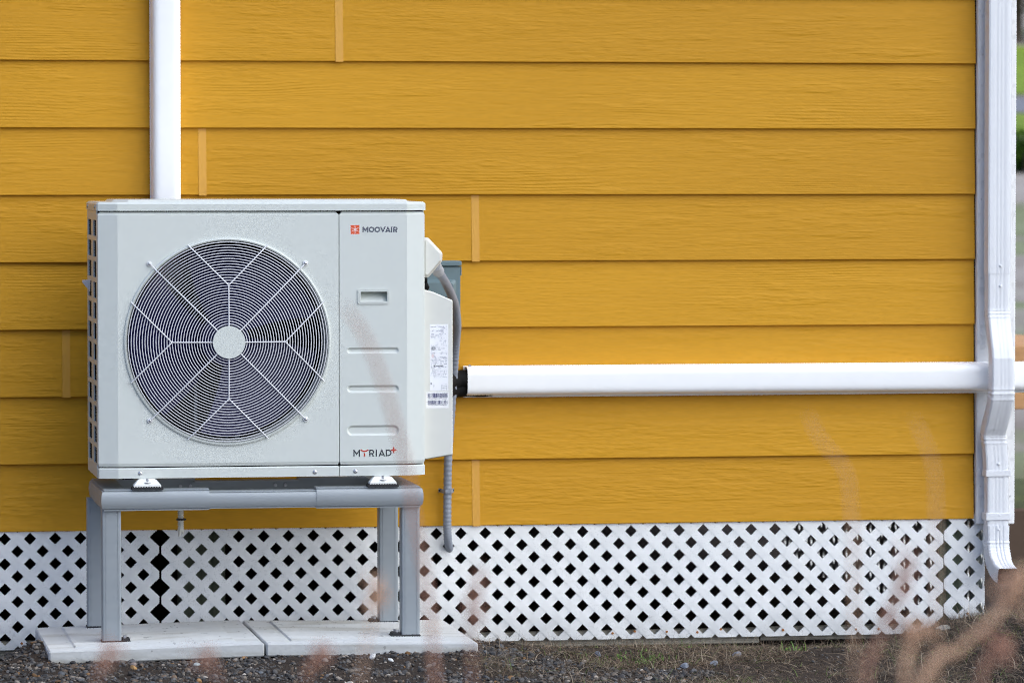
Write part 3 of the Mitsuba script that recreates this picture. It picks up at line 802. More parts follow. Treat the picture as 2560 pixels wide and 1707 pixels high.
# certification ring, flame mark and the little frames at the bottom
lm += [M(ext_xz(Point(1.9320, 0.9010).buffer(0.0062).difference(Point(1.9320, 0.9010).buffer(0.0047)), YS - 0.0009, YS - 0.0003)),
       M(ext_xz(unary_union([sbox(1.9286, 0.8985, 1.9312, 0.9035), sbox(1.9322, 0.8985, 1.9352, 0.9035)]), YS - 0.0009, YS - 0.0003)),
       M(ext_xz(sbox(1.9318, 0.7880, 1.9338, 0.7930), YS - 0.0009, YS - 0.0003)), M(ext_xz(sbox(1.9232, 0.7955, 1.9272, 0.8000), YS - 0.0009, YS - 0.0003)),
       M(ext_xz(sbox(1.9232, 0.8725, 1.9738, 0.8729), YS - 0.0009, YS - 0.0003)), M(ext_xz(sbox(1.9232, 0.8875, 1.9738, 0.8879), YS - 0.0009, YS - 0.0003))]
for i in range(3):
    q = sbox(1.9545, 0.7795 + i * 0.0055, 1.9720, 0.7840 + i * 0.0055)
    lm.append(M(ext_xz(q.difference(q.buffer(-0.0004)), YS - 0.0009, YS - 0.0003)))
add('heat_pump__spec_label__print', cat(*lm), 'print_grey', smooth=False)
add('heat_pump__spec_label__flame_mark', ext_xz(Polygon([(1.9262, 0.8790), (1.9305, 0.8835), (1.9348, 0.8790), (1.9305, 0.8745)]).difference(Polygon([(1.9274, 0.8790), (1.9305, 0.8822), (1.9336, 0.8790), (1.9305, 0.8758)])), YS - 0.0009, YS - 0.0003), 'print_red', smooth=False)
add('heat_pump__barcode_label', bx(1.9108, 1.9768, YS - 0.0004, YS + 0.0006, 0.7260, 0.7735), 'print_white', smooth=False)
part_label('heat_pump__barcode_label', 'white sticker with two barcodes')
bars = []
for z0, z1 in ((0.7560, 0.7695), (0.7370, 0.7480)):
    x = 1.9150
    while x < 1.9735:
        w = rnd.choice([0.0008, 0.0012, 0.0022, 0.0034])
        bars.append(bx(x, x + w, YS - 0.0009, YS - 0.0003, z0, z1)); x += w + rnd.choice([0.0008, 0.0012, 0.0022])
for zc in (0.7535, 0.7345):
    x = 1.917
    while x < 1.970:
        bars.append(bx(x, x + 0.0013, YS - 0.0009, YS - 0.0003, zc - 0.0011, zc + 0.0007)); x += 0.0024
add('heat_pump__barcode_label__bars', cat(*bars), 'print_blue', smooth=False)
# feet
for xc in (1.0857, 1.7705):
    for (y0, y1) in ((-0.694, -0.655), (-0.262, -0.215)):
        top, bot = 0.0265, 0.0400
        k = add('heat_pump__foot', hull2(*[(xc + s * bot, y, 0.5105) for s in (-1, 1) for y in (y0, y1)], *[(xc + s * bot * 0.96, y, 0.517) for s in (-1, 1) for y in (y0, y1)],
                                         *[(xc + s * top, y, 0.5310) for s in (-1, 1) for y in (y0 + 0.010, y1)], *[(xc + s * top * 0.8, y, 0.5335) for s in (-1, 1) for y in (y0 + 0.016, y1)]), 'foot_paint', smooth=25)
        saw = [(xc - 0.045, 0.5037), (xc + 0.045, 0.5037), (xc + 0.045, 0.5100)]
        for i in range(12):
            x = xc + 0.041 - i * 0.082 / 11
            saw += [(x + 0.0022, 0.5100), (x + 0.0018, 0.5126), (x - 0.0018, 0.5126), (x - 0.0022, 0.5100)]
        saw += [(xc - 0.045, 0.5100)]
        add(k + '__rubber_pad', ext_xz(Polygon(saw).buffer(0), y0 - 0.003, y1 + 0.003), 'black_rubber', smooth=False)
        add(k + '__bolt', cat(cyl_z(xc, y0 + 0.012, 0.522, 0.5245, 0.0125, 20), cyl_z(xc, y0 + 0.012, 0.5240, 0.5310, 0.0062, 6), cyl_z(xc, y0 + 0.012, 0.5300, 0.5345, 0.0032, 10)), 'screw_metal', smooth=30)
for xc in (1.0857, 1.7705):
    add('heat_pump__cross_rail', bx(xc - 0.020, xc + 0.020, -0.652, -0.264, 0.5155, 0.5335, 0.003), 'unit_paint', smooth=False)
tag('heat_pump', 'white outdoor heat pump unit with a round fan grille on a metal stand', 'heat pump')

# ------------------------------------------------------------------ drain tube, conduit, disconnect box
zz = np.linspace(0.480, 0.372, 70)
add('drain_tube__hose', tube(np.stack([0 * zz + 1.2035, 0 * zz - 0.45, zz], -1), 0.0085 + 0.0010 * np.sign(np.sin(np.arange(70) * 1.5)), 14), 'drain_white', smooth=40)
add('drain_tube__cable_tie', cat(cyl_z(1.2035, -0.45, 0.3955, 0.4010, 0.0112, 20), bx(1.1895, 1.2180, -0.4625, -0.4570, 0.3955, 0.4010, 0.001)), 'black_rubber', smooth=30)
add('drain_tube__tip', cat(m3.Manifold.batch_hull([cyl_z(1.2035, -0.45, 0.372, 0.376, 0.0085, 14), bx(1.1960, 1.2000, -0.456, -0.444, 0.348, 0.352)]), m3.Manifold.batch_hull([cyl_z(1.2045, -0.45, 0.3725, 0.376, 0.0080, 14), bx(1.2085, 1.2125, -0.456, -0.444, 0.355, 0.358)])), 'drain_white', smooth=30)
tag('drain_tube', 'short corrugated white drain hose hanging under the heat pump', 'hose')
cp = spline([(1.9396, -0.530, 1.1503), (1.9571, -0.500, 1.1303), (1.9762, -0.460, 1.1112), (2.0055, -0.380, 1.0806), (2.0324, -0.300, 1.0470), (2.0568, -0.220, 1.0091), (2.0700, -0.170, 0.9547), (2.0738, -0.120, 0.8932), (2.0735, -0.085, 0.8119), (2.0699, -0.05, 0.6772), (2.0625, -0.040, 0.5432), (2.0615, -0.032, 0.4396), (2.0610, -0.030, 0.342), (2.0645, -0.020, 0.2876), (2.0730, 0.012, 0.2600), (2.0750, 0.06, 0.240)], 420)
cr = 0.0126 + 0.0005 * np.where(np.arange(420) % 4 < 2, 1, -1)
add('flexible_conduit__sleeve', tube(cp, cr, 14), 'conduit_grey', smooth=45)
f0, f1 = cp[14], cp[44]
add('flexible_conduit__fitting', tube(np.stack([f0 + (f1 - f0) * s for s in np.linspace(0, 1, 8)]), [0.018, 0.019, 0.019, 0.0165, 0.0165, 0.0178, 0.0178, 0.016], 16), 'fitting_grey', smooth=30)
st = ext_xy(Polygon([(2.0380, -0.0005), (2.0445, -0.0005), (2.0470, -0.030), (2.0540, -0.0465), (2.0700, -0.0465), (2.0770, -0.030), (2.0795, -0.0005), (2.0860, -0.0005), (2.0860, -0.0045), (2.0815, -0.0045), (2.0790, -0.032), (2.0715, -0.049), (2.0525, -0.049), (2.0450, -0.032), (2.0425, -0.0045), (2.0380, -0.0045)]), 0.4340, 0.4455)
add('flexible_conduit__strap', st, 'conduit_grey', smooth=False)
for x_ in (2.0410, 2.0830):
    add('flexible_conduit__strap__screw', cyl_y(x_, 0.4398, 0.0030, -0.0075, -0.0043, 8), 'black_rubber', smooth=False)
tag('flexible_conduit', 'grey ribbed flexible conduit curving from the heat pump down the wall', 'conduit')
db = bx(1.955, 2.0935, -0.085, -0.0005, 0.9510, 1.1280, 0.002)
add('disconnect_box__body', db, 'box_teal', smooth=False)
add('disconnect_box__lid', bx(1.953, 2.0965, -0.093, -0.0005, 1.1290, 1.1450, 0.003), 'box_teal', smooth=False)
add('disconnect_box__flange', bx(2.0940, 2.0975, -0.084, -0.060, 1.100, 1.1280, 0.001), 'box_teal', smooth=False)
hp = sbox(1.968, 1.0270, 2.0790, 1.0890)
add('disconnect_box__handle', m3.Manifold.batch_hull([ext_xz(hp.buffer(-0.010).buffer(0.010, quad_segs=5), -0.094, -0.0855), ext_xz(hp.buffer(-0.022).buffer(0.012, quad_segs=5), -0.106, -0.100)]), 'box_teal', smooth=35)
tag('disconnect_box', 'grey green metal electrical box on the wall behind the conduit', 'electrical box')
bp = spline([(1.9020, -0.42, 1.128), (1.925, -0.36, 1.118), (1.945, -0.33, 1.095), (1.950, -0.33, 1.070), (1.938, -0.34, 1.045), (1.92, -0.36, 1.03)], 40)
add('black_cable', cat(tube(bp, 0.0085 + 0.002 * np.sin(np.arange(40) * 0.9), 10), tube(bp + np.array([-0.016, 0.02, -0.004]), 0.009, 10)), 'black_foam', smooth=40)
tag('black_cable', 'short bundle of black cable between the two side covers', 'cable')

# ------------------------------------------------------------------ downspout
def dprof(w, d, rib):
    """Closed outline of a ribbed downspout, (across, out), going round."""
    pts = []
    hw, hd, c = w / 2, d / 2, 0.007
    fx = [-hw + c, -hw + 0.016, -0.0135, -0.0105, -0.0075, -0.0015, 0.0015, 0.0045, 0.0100, 0.0130, 0.0160, hw - 0.016, hw - c]
    fo = [0, 0, 0, rib, 0, 0, rib, 0, 0, rib, 0, 0, 0]
    pts += [(x, hd - o) for x, o in zip(fx, fo)]
    pts += [(hw - c * 0.3, hd - c * 0.3), (hw, hd - c), (hw, 0), (hw, -hd + c), (hw - c, -hd)]
    pts += [(0, -hd), (-hw + c, -hd), (-hw, -hd + c), (-hw, 0), (-hw, hd - c), (-hw + c * 0.3, hd - c * 0.3)]
    return np.array(pts)


def spout(path, w=0.074, d=0.047, rib=0.0010, crimp=None, grow=0.0):
    """Sweep in the y-z plane with small x shifts. path rows: x, y, z (z falling)."""
    p = np.asarray(path, float)
    t = np.gradient(p, axis=0); t /= np.linalg.norm(t, axis=1, keepdims=True)
    pr_ = dprof(w + grow, d + grow, rib)
    rows = []
    for i in range(len(p)):
        X = np.array([1.0, 0, 0]); N = np.cross(X, t[i]); N /= np.linalg.norm(N)      # outwards (towards -y when falling)
        if N[1] > 0: N = -N
        s = 1.0 if crimp is None else crimp[i]
        rows.append(p[i] + pr_[:, :1] * s * X + pr_[:, 1:] * s * N)
    Pm = np.array(rows)
    Pm = np.concatenate([Pm, Pm[:, :1]], 1)
    return grid_mesh(Pm)


xu = 3.7965
ys, yo = -0.044, -0.112
add('downspout__upper_pipe', spout(np.stack([np.full(20, xu), np.full(20, ys), np.linspace(ztop, 1.098, 20)], -1), grow=0.002), 'white_gutter', smooth=40)
# elbow out, over the duct
e1 = np.concatenate([[[xu, ys, z] for z in np.linspace(1.110, 0.985, 12)], spline([(xu, ys, 0.980), (xu, ys - 0.010, 0.945), (xu - 0.002, ys - 0.033, 0.902), (xu - 0.003, yo + 0.013, 0.862), (xu - 0.004, yo + 0.001, 0.826)], 24)])
cz = np.ones(len(e1))
for i, zc in enumerate((0.984, 0.971, 0.958)): cz += 0.045 * np.exp(-((e1[:, 2] - zc) / 0.0028) ** 2)
e1 = np.concatenate([spline(e1[:12], 24), spline(e1[11:], 90)]); cz = np.ones(len(e1))
for zc in (0.984, 0.971, 0.958): cz += 0.05 * np.exp(-((e1[:, 2] - zc) / 0.0028) ** 2)
add('downspout__upper_elbow', spout(e1, crimp=cz, grow=-0.0015), 'white_gutter', smooth=40)
e2 = np.concatenate([spline([(xu - 0.004, yo + 0.001, 0.838), (xu - 0.004, yo, 0.78), (xu - 0.004, yo, 0.745)], 16)[:-1], spline([(xu - 0.004, yo, 0.745), (xu - 0.005, yo + 0.003, 0.715), (xu - 0.008, yo + 0.022, 0.672), (xu - 0.012, ys - 0.020, 0.625)], 90)])
cz = np.ones(len(e2))
for zc in (0.742, 0.729, 0.715): cz += 0.05 * np.exp(-((e2[:, 2] - zc) / 0.0028) ** 2)
add('downspout__middle_elbow', spout(e2, crimp=cz, grow=0.0006), 'white_gutter', smooth=40)
e3 = np.concatenate([spline([(xu - 0.012, ys - 0.024, 0.634), (xu - 0.012, ys - 0.004, 0.600), (xu - 0.008, ys, 0.570)], 60)[:-1], spline([(xu - 0.008, ys, 0.570), (xu - 0.004, ys, 0.52), (xu - 0.002, ys, 0.478)], 24)])
cz = np.ones(len(e3))
for zc in (0.597, 0.585, 0.572): cz += 0.05 * np.exp(-((e3[:, 2] - zc) / 0.0028) ** 2)
add('downspout__lower_elbow', spout(e3, crimp=cz, grow=0.0), 'white_gutter', smooth=40)
add('downspout__lower_pipe', spout(np.stack([np.full(12, xu), np.full(12, ys), np.linspace(0.490, 0.300, 12)], -1), grow=-0.003), 'white_gutter', smooth=40)
e4 = np.concatenate([spline([(xu, ys, 0.312), (xu, ys, 0.285), (xu, ys, 0.262)], 20)[:-1], spline([(xu, ys, 0.262), (xu, ys - 0.005, 0.236), (xu + 0.001, ys - 0.028, 0.198), (xu + 0.003, ys - 0.066, 0.172), (xu + 0.005, ys - 0.114, 0.161)], 110)])
arcl = np.concatenate([[0], np.cumsum(np.linalg.norm(np.diff(e4, axis=0), axis=1))])
cz = np.ones(len(e4))
for sc_ in np.arange(0.055, 0.125, 0.0115): cz += 0.045 * np.exp(-((arcl - sc_) / 0.0028) ** 2)
cz *= np.interp(arcl / arcl[-1], [0, 0.5, 1], [1.0, 0.97, 0.86])
add('downspout__outlet', spout(e4, w=0.072, d=0.062, rib=0.003, crimp=cz), 'white_gutter', smooth=40)
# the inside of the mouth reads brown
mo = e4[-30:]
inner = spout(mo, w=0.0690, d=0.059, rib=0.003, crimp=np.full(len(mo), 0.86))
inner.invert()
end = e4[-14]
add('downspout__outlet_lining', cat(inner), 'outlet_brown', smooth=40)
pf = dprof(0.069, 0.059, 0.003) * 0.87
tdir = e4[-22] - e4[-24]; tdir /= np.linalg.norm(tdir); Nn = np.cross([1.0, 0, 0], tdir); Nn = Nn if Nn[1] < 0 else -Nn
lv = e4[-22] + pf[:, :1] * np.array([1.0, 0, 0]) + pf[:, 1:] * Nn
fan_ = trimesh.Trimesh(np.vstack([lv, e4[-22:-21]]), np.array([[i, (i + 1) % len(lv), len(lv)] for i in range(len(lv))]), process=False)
add('downspout__outlet_back', fan_, 'outlet_brown', smooth=False)  # flat brown sheet across the pipe, set back inside the mouth
for x, z, y in ((xu + 0.004, 1.123, ys - 0.0265), (xu + 0.004, 1.060, ys - 0.0250), (xu, 0.505, ys - 0.0260), (xu + 0.003, 0.345, ys - 0.0250), (xu, 0.3005, ys - 0.0322)):
    add('downspout__screw', m3.Manifold.sphere(0.0040, 12).scale([1, 0.7, 1]).translate([x, y, z]), 'white_gutter', smooth=True)
add('downspout__strap', bx(xu - 0.0400, xu + 0.0395, ys - 0.0262, ys + 0.026, 0.3290, 0.3520, 0.0015) - bx(xu - 0.0375, xu + 0.0370, ys - 0.0242, ys + 0.028, 0.32, 0.36), 'white_gutter', smooth=False)
add('downspout__strap', bx(3.7430, xu - 0.041, -0.0125, -0.0095, 0.466, 0.485, 0.0008) + bx(xu - 0.0405, xu + 0.0395, ys - 0.0262, ys + 0.024, 0.4660, 0.4850, 0.001) - bx(xu - 0.0385, xu + 0.0375, ys - 0.0244, ys + 0.028, 0.46, 0.49), 'white_gutter', smooth=False)
tag('downspout', 'white ribbed metal downspout bending out over the duct at the house corner', 'downspout')

# ------------------------------------------------------------------ gravel, stones
def proto(seed, flat):
    m = trimesh.creation.icosphere(subdivisions=1)
    v = m.vertices.copy()
    r = np.random.default_rng(seed)
    for _ in range(7):                              # cut by planes: broken stone
        d = r.normal(size=3); d /= np.linalg.norm(d); h = r.uniform(0.55, 0.85)
        k = v @ d
        v = np.where((k > h)[:, None], v - (k - h)[:, None] * d, v)
    v *= np.array([1, r.uniform(0.65, 0.95), flat * r.uniform(0.8, 1.2)])
    return v, m.faces


PROTO = [proto(i, f) for i, f in enumerate((0.5, 0.55, 0.65, 0.7, 0.45, 0.8, 0.6, 0.5))]
PAL = np.array([(0.085, 0.088, 0.095), (0.055, 0.057, 0.062), (0.12, 0.125, 0.135), (0.075, 0.070, 0.065), (0.16, 0.155, 0.15), (0.10, 0.11, 0.13), (0.045, 0.044, 0.045), (0.17, 0.13, 0.10), (0.22, 0.20, 0.18), (0.36, 0.34, 0.32), (0.27, 0.16, 0.07), (0.55, 0.54, 0.52), (0.13, 0.155, 0.19)])
PW = np.array([16, 15, 13, 12, 8, 9, 11, 7, 6, 4.5, 2.4, 1.8, 5.0]); PW /= PW.sum()
PAL = PAL * np.array([1.05, 0.95, 0.84])


def stones(xs, ys, size, sink=0.25, tone=None):
    V, Fs, C = [], [], []
    off = 0
    zs = terrain(xs, ys)
    for x, y, z, s in zip(xs, ys, zs, size):
        v, f = PROTO[R.integers(len(PROTO))]
        a, b, c = R.uniform(0, 2 * np.pi, 3)
        Rz = trimesh.transformations.euler_matrix(R.normal(0, 0.35), R.normal(0, 0.35), a)[:3, :3]
        V.append(v @ Rz.T * s + [x, y, z + s * (0.5 - sink)])
        Fs.append(f + off); off += len(v)
        col = PAL[R.choice(len(PAL), p=PW)] if tone is None else np.array(tone)
        C.append(np.tile(col * (R.uniform(0.30, 0.98) if tone is None else 0.9), (len(v), 1)) * R.uniform(0.88, 1.12, (len(v), 1)))
    return trimesh.Trimesh(np.vstack(V), np.vstack(Fs), process=False), np.clip(np.vstack(C), 0, 0.85)


def under_slab(x, y):
    return (x > 0.80) & (x < 2.028) & (y > -0.80)


def gravel_mask(x, y):
    """How likely gravel lies here: in front of the slabs and to their left, thinning to the right."""
    e = meshkit.fbm(np.stack([x * 5, y * 5, 0 * x], -1), 3, 4)
    edge = 2.16 + 0.42 * sstep(-0.62, -1.25, y) + 0.5 * (e - 0.5)
    m = sstep(0.14, -0.14, x - edge)
    m *= np.where(x > 2.05, sstep(-0.40, -0.56, y + 0.2 * (e - 0.5)), 1.0)
    brown = sstep(0.52, 0.66, meshkit.fbm(np.stack([x * 3.2 + 7, y * 4.0, 0 * x], -1), 3, 11))
    return m * (1 - 0.75 * brown * (x > 0.95))


N = 27000
x = R.uniform(0.30, 2.95, N); y = R.uniform(-1.55, 0.05, N)
keep = (R.uniform(size=N) < gravel_mask(x, y)) & ~under_slab(x, y) & ~((x < 0.80) & (y > -0.16))
x, y = x[keep], y[keep]
sz = np.clip(R.lognormal(math.log(0.0044), 0.50, len(x)), 0.0018, 0.0125)
gm, gc = stones(x, y, sz)
scene['gravel'] = mikit.ply(gm, 'stone_mix', smooth=False, color=gc)
tag('gravel', 'loose grey crushed stone in front of the concrete slabs', kind='stuff')
x = R.uniform(2.0, 4.3, 700); y = R.uniform(-1.6, -0.02, 700)
gm, gc = stones(x, y, np.clip(R.lognormal(math.log(0.0040), 0.4, 700), 0.002, 0.008), 0.4)
scene['pebbles'] = mikit.ply(gm, 'stone_mix', smooth=False, color=gc)
tag('pebbles', 'small scattered pebbles lying in the dry grass', kind='stuff')
STN = [(1.705, -0.93, 0.0165, (0.62, 0.62, 0.60), 'white stone in the gravel below the right front leg'),
       (1.748, -0.99, 0.0120, (0.66, 0.66, 0.64), 'smaller white stone just right of the white stone in the gravel'),
       (1.565, -0.955, 0.0140, (0.28, 0.255, 0.235), 'rounded pinkish grey stone in the gravel below the right slab'),
       (1.022, -0.93, 0.0150, (0.30, 0.235, 0.205), 'pinkish pointed stone in the gravel below the left slab'),
       (1.018, -1.00, 0.0130, (0.42, 0.24, 0.09), 'orange brown stone in the gravel below the left slab'),
       (1.200, -0.96, 0.0120, (0.40, 0.46, 0.46), 'pale green glassy stone in the gravel below the left slab'),
       (2.400, -0.72, 0.0170, (0.150, 0.165, 0.20), 'blue grey stone half sunk at the right end of the gravel'),
       (2.825, -0.68, 0.0165, (0.19, 0.20, 0.235), 'blue grey stone lying in the bare soil under the long lattice'),
       (2.700, -0.93, 0.0150, (0.23, 0.245, 0.27), 'light grey stone lying in dark soil nearer the camera'),
       (2.600, -1.00, 0.0150, (0.19, 0.21, 0.25), 'bluish stone at the bottom edge of the dry grass'),
       (3.735, -0.70, 0.0130, (0.58, 0.58, 0.60), 'white stone in the dry grass below the downspout'),
       (3.590, -0.17, 0.0260, (0.36, 0.35, 0.31), 'pale cobble under the bottom of the right lattice seam')]
for x_, y_, s_, c_, lab in STN:
    gm, gc = stones(np.array([x_]), np.array([y_]), np.array([s_]), 0.2, c_)
    k = 'stone'
    n_ = 0
    while k in scene: n_ += 1; k = f'stone_{n_:03d}'
    scene[k] = mikit.ply(gm, 'stone_mix', smooth=False, color=gc)
    tag(k, lab, 'stone')


# ------------------------------------------------------------------ dry grass, weeds
def blades(xs, ys, length, width, lean, cols, seed, flat=0.0):
    r = np.random.default_rng(seed)
    n = len(xs)
    z = terrain(xs, ys) - 0.002
    az = r.uniform(0, 2 * np.pi, n)
    dirn = np.stack([np.cos(az), np.sin(az), 0 * az], -1)
    side = np.stack([-np.sin(az), np.cos(az), 0 * az], -1)
    side[:, 2] = r.normal(0, 0.25, n)
    base = np.stack([xs, ys, z], -1)
    k = np.linspace(0, 1, 5)
    V = []
    curl = r.normal(0, 0.35, n)
    for i, t in enumerate(k):
        out = lean * t ** 1.3
        up = np.sqrt(np.clip(1 - lean ** 2, 0.02, 1)) * t * (1 - 0.55 * lean * t)
        c = base + (dirn * out[:, None] + side * (curl * t * t)[:, None] * 0.5) * length[:, None] + np.array([0, 0, 1.0]) * (up * length)[:, None]
        w = width * (1 - 0.85 * t)
        V += [c - side * w[:, None] / 2, c + side * w[:, None] / 2]
    V = np.stack(V, 1)                          # n, 10, 3
    f = []
    for i in range(4):
        f += [[2 * i, 2 * i + 1, 2 * i + 3], [2 * i, 2 * i + 3, 2 * i + 2]]
    Fa = (np.array(f)[None] + (np.arange(n) * 10)[:, None, None]).reshape(-1, 3)
    C = np.repeat(cols, 10, axis=0)
    return trimesh.Trimesh(V.reshape(-1, 3), Fa, process=False), C


DRY = np.array([(0.20, 0.145, 0.095), (0.145, 0.100, 0.066), (0.27, 0.205, 0.140), (0.085, 0.058, 0.038), (0.17, 0.112, 0.070), (0.36, 0.285, 0.20), (0.10, 0.075, 0.045)])
GRN = np.array([(0.075, 0.125, 0.020), (0.11, 0.17, 0.03), (0.06, 0.10, 0.02)])
n = 60000
x = R.uniform(1.95, 4.6, n); y = R.uniform(-1.65, 0.03, n)
pn = meshkit.fbm(np.stack([x * 4.5, y * 6.0, 0 * x], -1), 4, 21)
dens = 0.22 + 0.78 * sstep(0.40, 0.56, pn)
dens = np.maximum(dens, sstep(-0.36, -0.14, y))
dens = np.maximum(dens, sstep(3.0, 3.5, x) * 0.9)
dens *= 1 - 0.93 * gravel_mask(x, y)
keep = (R.uniform(size=n) < dens) & ~under_slab(x, y)
x, y = x[keep], y[keep]; n = len(x)
tone = 0.75 + 0.6 * meshkit.fbm(np.stack([x * 7, y * 9, 0 * x + 3], -1), 3, 5)
cols = DRY[R.integers(0, len(DRY), n)] * R.uniform(0.30, 1.10, (n, 1)) * tone[:, None]
gsel = R.uniform(size=n) < 0.05 + 0.10 * sstep(0.6, 0.7, meshkit.fbm(np.stack([x * 3, y * 3, 0 * x], -1), 3, 31))
cols[gsel] = GRN[R.integers(0, 3, gsel.sum())]
ln = R.uniform(0.022, 0.085, n) * (1 - 0.6 * sstep(-0.30, -0.12, y) * sstep(3.5, 3.3, x))
bm, bc = blades(x, y, ln, R.uniform(0.0010, 0.0024, n), np.where(R.uniform(size=n) < 0.8, R.uniform(0.86, 1.0, n), R.uniform(0.45, 0.9, n)), cols, 3)
scene['dry_grass'] = mikit.ply(bm, 'blade_mix', smooth=False, color=bc)
tag('dry_grass', 'matted brown dry grass below the long lattice', kind='stuff')
n = 420
x = np.concatenate([R.uniform(2.08, 3.5, 200), R.uniform(3.42, 3.85, 220)]); y = np.concatenate([R.uniform(-0.10, 0.015, 200), R.uniform(-0.25, -0.02, 220)])
cols = DRY[R.integers(0, len(DRY), n)] * R.uniform(0.8, 1.5, (n, 1))
bm, bc = blades(x, y, R.uniform(0.03, 0.085, n), R.uniform(0.0009, 0.0016, n), R.uniform(0.1, 0.75, n), cols, 8)
scene['tall_grass'] = mikit.ply(bm, 'blade_mix', smooth=False, color=bc)
tag('tall_grass', 'thin upright dry grass along the weathered timber', kind='stuff')
n = 9000
x = R.uniform(0.6, 2.9, n); y = R.uniform(-1.5, -0.80, n)
br = sstep(0.50, 0.62, meshkit.fbm(np.stack([x * 3.2 + 7, y * 4.0, 0 * x], -1), 3, 11))
keep = R.uniform(size=n) < 0.10 + 0.5 * br
x, y = x[keep], y[keep]; n = len(x)
cols = DRY[R.integers(0, len(DRY), n)] * R.uniform(0.6, 1.1, (n, 1))
bm, bc = blades(x, y, R.uniform(0.010, 0.028, n), R.uniform(0.0008, 0.0016, n), R.uniform(0.7, 1.0, n), cols, 12)
scene['straw'] = mikit.ply(bm, 'blade_mix', smooth=False, color=bc)
tag('straw', 'bits of straw and dead stems among the gravel', kind='stuff')
WEED = [(3.030, -0.50, 0.030, 'upright leafy green weed in the bare soil under the long lattice'), (2.515, -0.80, 0.018, 'low green clover patch beside the right end of the gravel'),
        (2.720, -0.45, 0.016, 'small green weed beside a blue grey stone in bare soil'), (2.475, -0.33, 0.022, 'green grass tuft in dry stems near the end of the slabs'),
        (2.560, -0.62, 0.014, 'tiny green sprout above the clover patch'), (2.905, -0.30, 0.045, 'tall single green blade leaning before the weathered timber')]
for i, (xc, yc, h, lab) in enumerate(WEED):
    n = 26 if i in (0, 2) else (130 if i == 1 else 22)
    sp_ = {0: 0.022, 1: 0.055, 2: 0.010, 3: 0.018, 4: 0.008, 5: 0.006}[i]
    if i == 5: n = 5
    x = xc + R.normal(0, sp_, n); y = yc + R.normal(0, sp_, n)
    cols = np.array([(0.10, 0.20, 0.025), (0.15, 0.27, 0.04), (0.08, 0.15, 0.03)])[R.integers(0, 3, n)] * R.uniform(0.8, 1.2, (n, 1))
    wd = R.uniform(0.004, 0.008, n) if i in (0, 1, 2, 4) else R.uniform(0.0012, 0.0022, n)
    bm, bc = blades(x, y, h * R.uniform(0.5, 1.3, n), wd, R.uniform(0.1, 0.8, n), cols, 40 + i)
    k = 'weed' if i == 0 else f'weed_{i:03d}'
    scene[k] = mikit.ply(bm, 'blade_mix', smooth=False, color=bc)
    tag(k, lab, 'weed')


# ------------------------------------------------------------------ tall dry stalks between the camera and the wall (far out of focus)
def stalk(pts, mat_, rad, head, seed, root):
    r = np.random.default_rng(seed)
    p = np.array(pts, float)
    last = p[-1]
    down = [last + np.array([root * 0.4, 0.02, -0.30]), np.array([last[0] + root, last[1] + 0.05, terrain(np.array(last[0] + root), np.array(last[1] + 0.05)).item() - 0.01])]
    c = spline(np.vstack([p, down]), 90)
    rr = np.interp(np.linspace(0, 1, 90), [0, 0.06, 0.5, 1], [rad * 0.35, rad * 0.8, rad, rad * 1.3])
    stem = tube(c, rr, 7)
    ms = []
    nh = int(head[1])
    for i in range(nh):
        t = r.uniform(0, head[0]); j = min(int(t * 89), 88)
        o = c[j] + r.normal(0, head[2], 3)
        e_ = trimesh.creation.icosphere(subdivisions=0)
        s = np.array([0.0022, 0.0022, 0.0062]) * r.uniform(0.7, 1.3)
        Rm = trimesh.transformations.euler_matrix(*r.normal(0, 0.5, 3))[:3, :3]
        ms.append(trimesh.Trimesh(e_.vertices * s @ Rm.T + o, e_.faces, process=False))
    return stem, (trimesh.util.concatenate(ms) if ms else None)


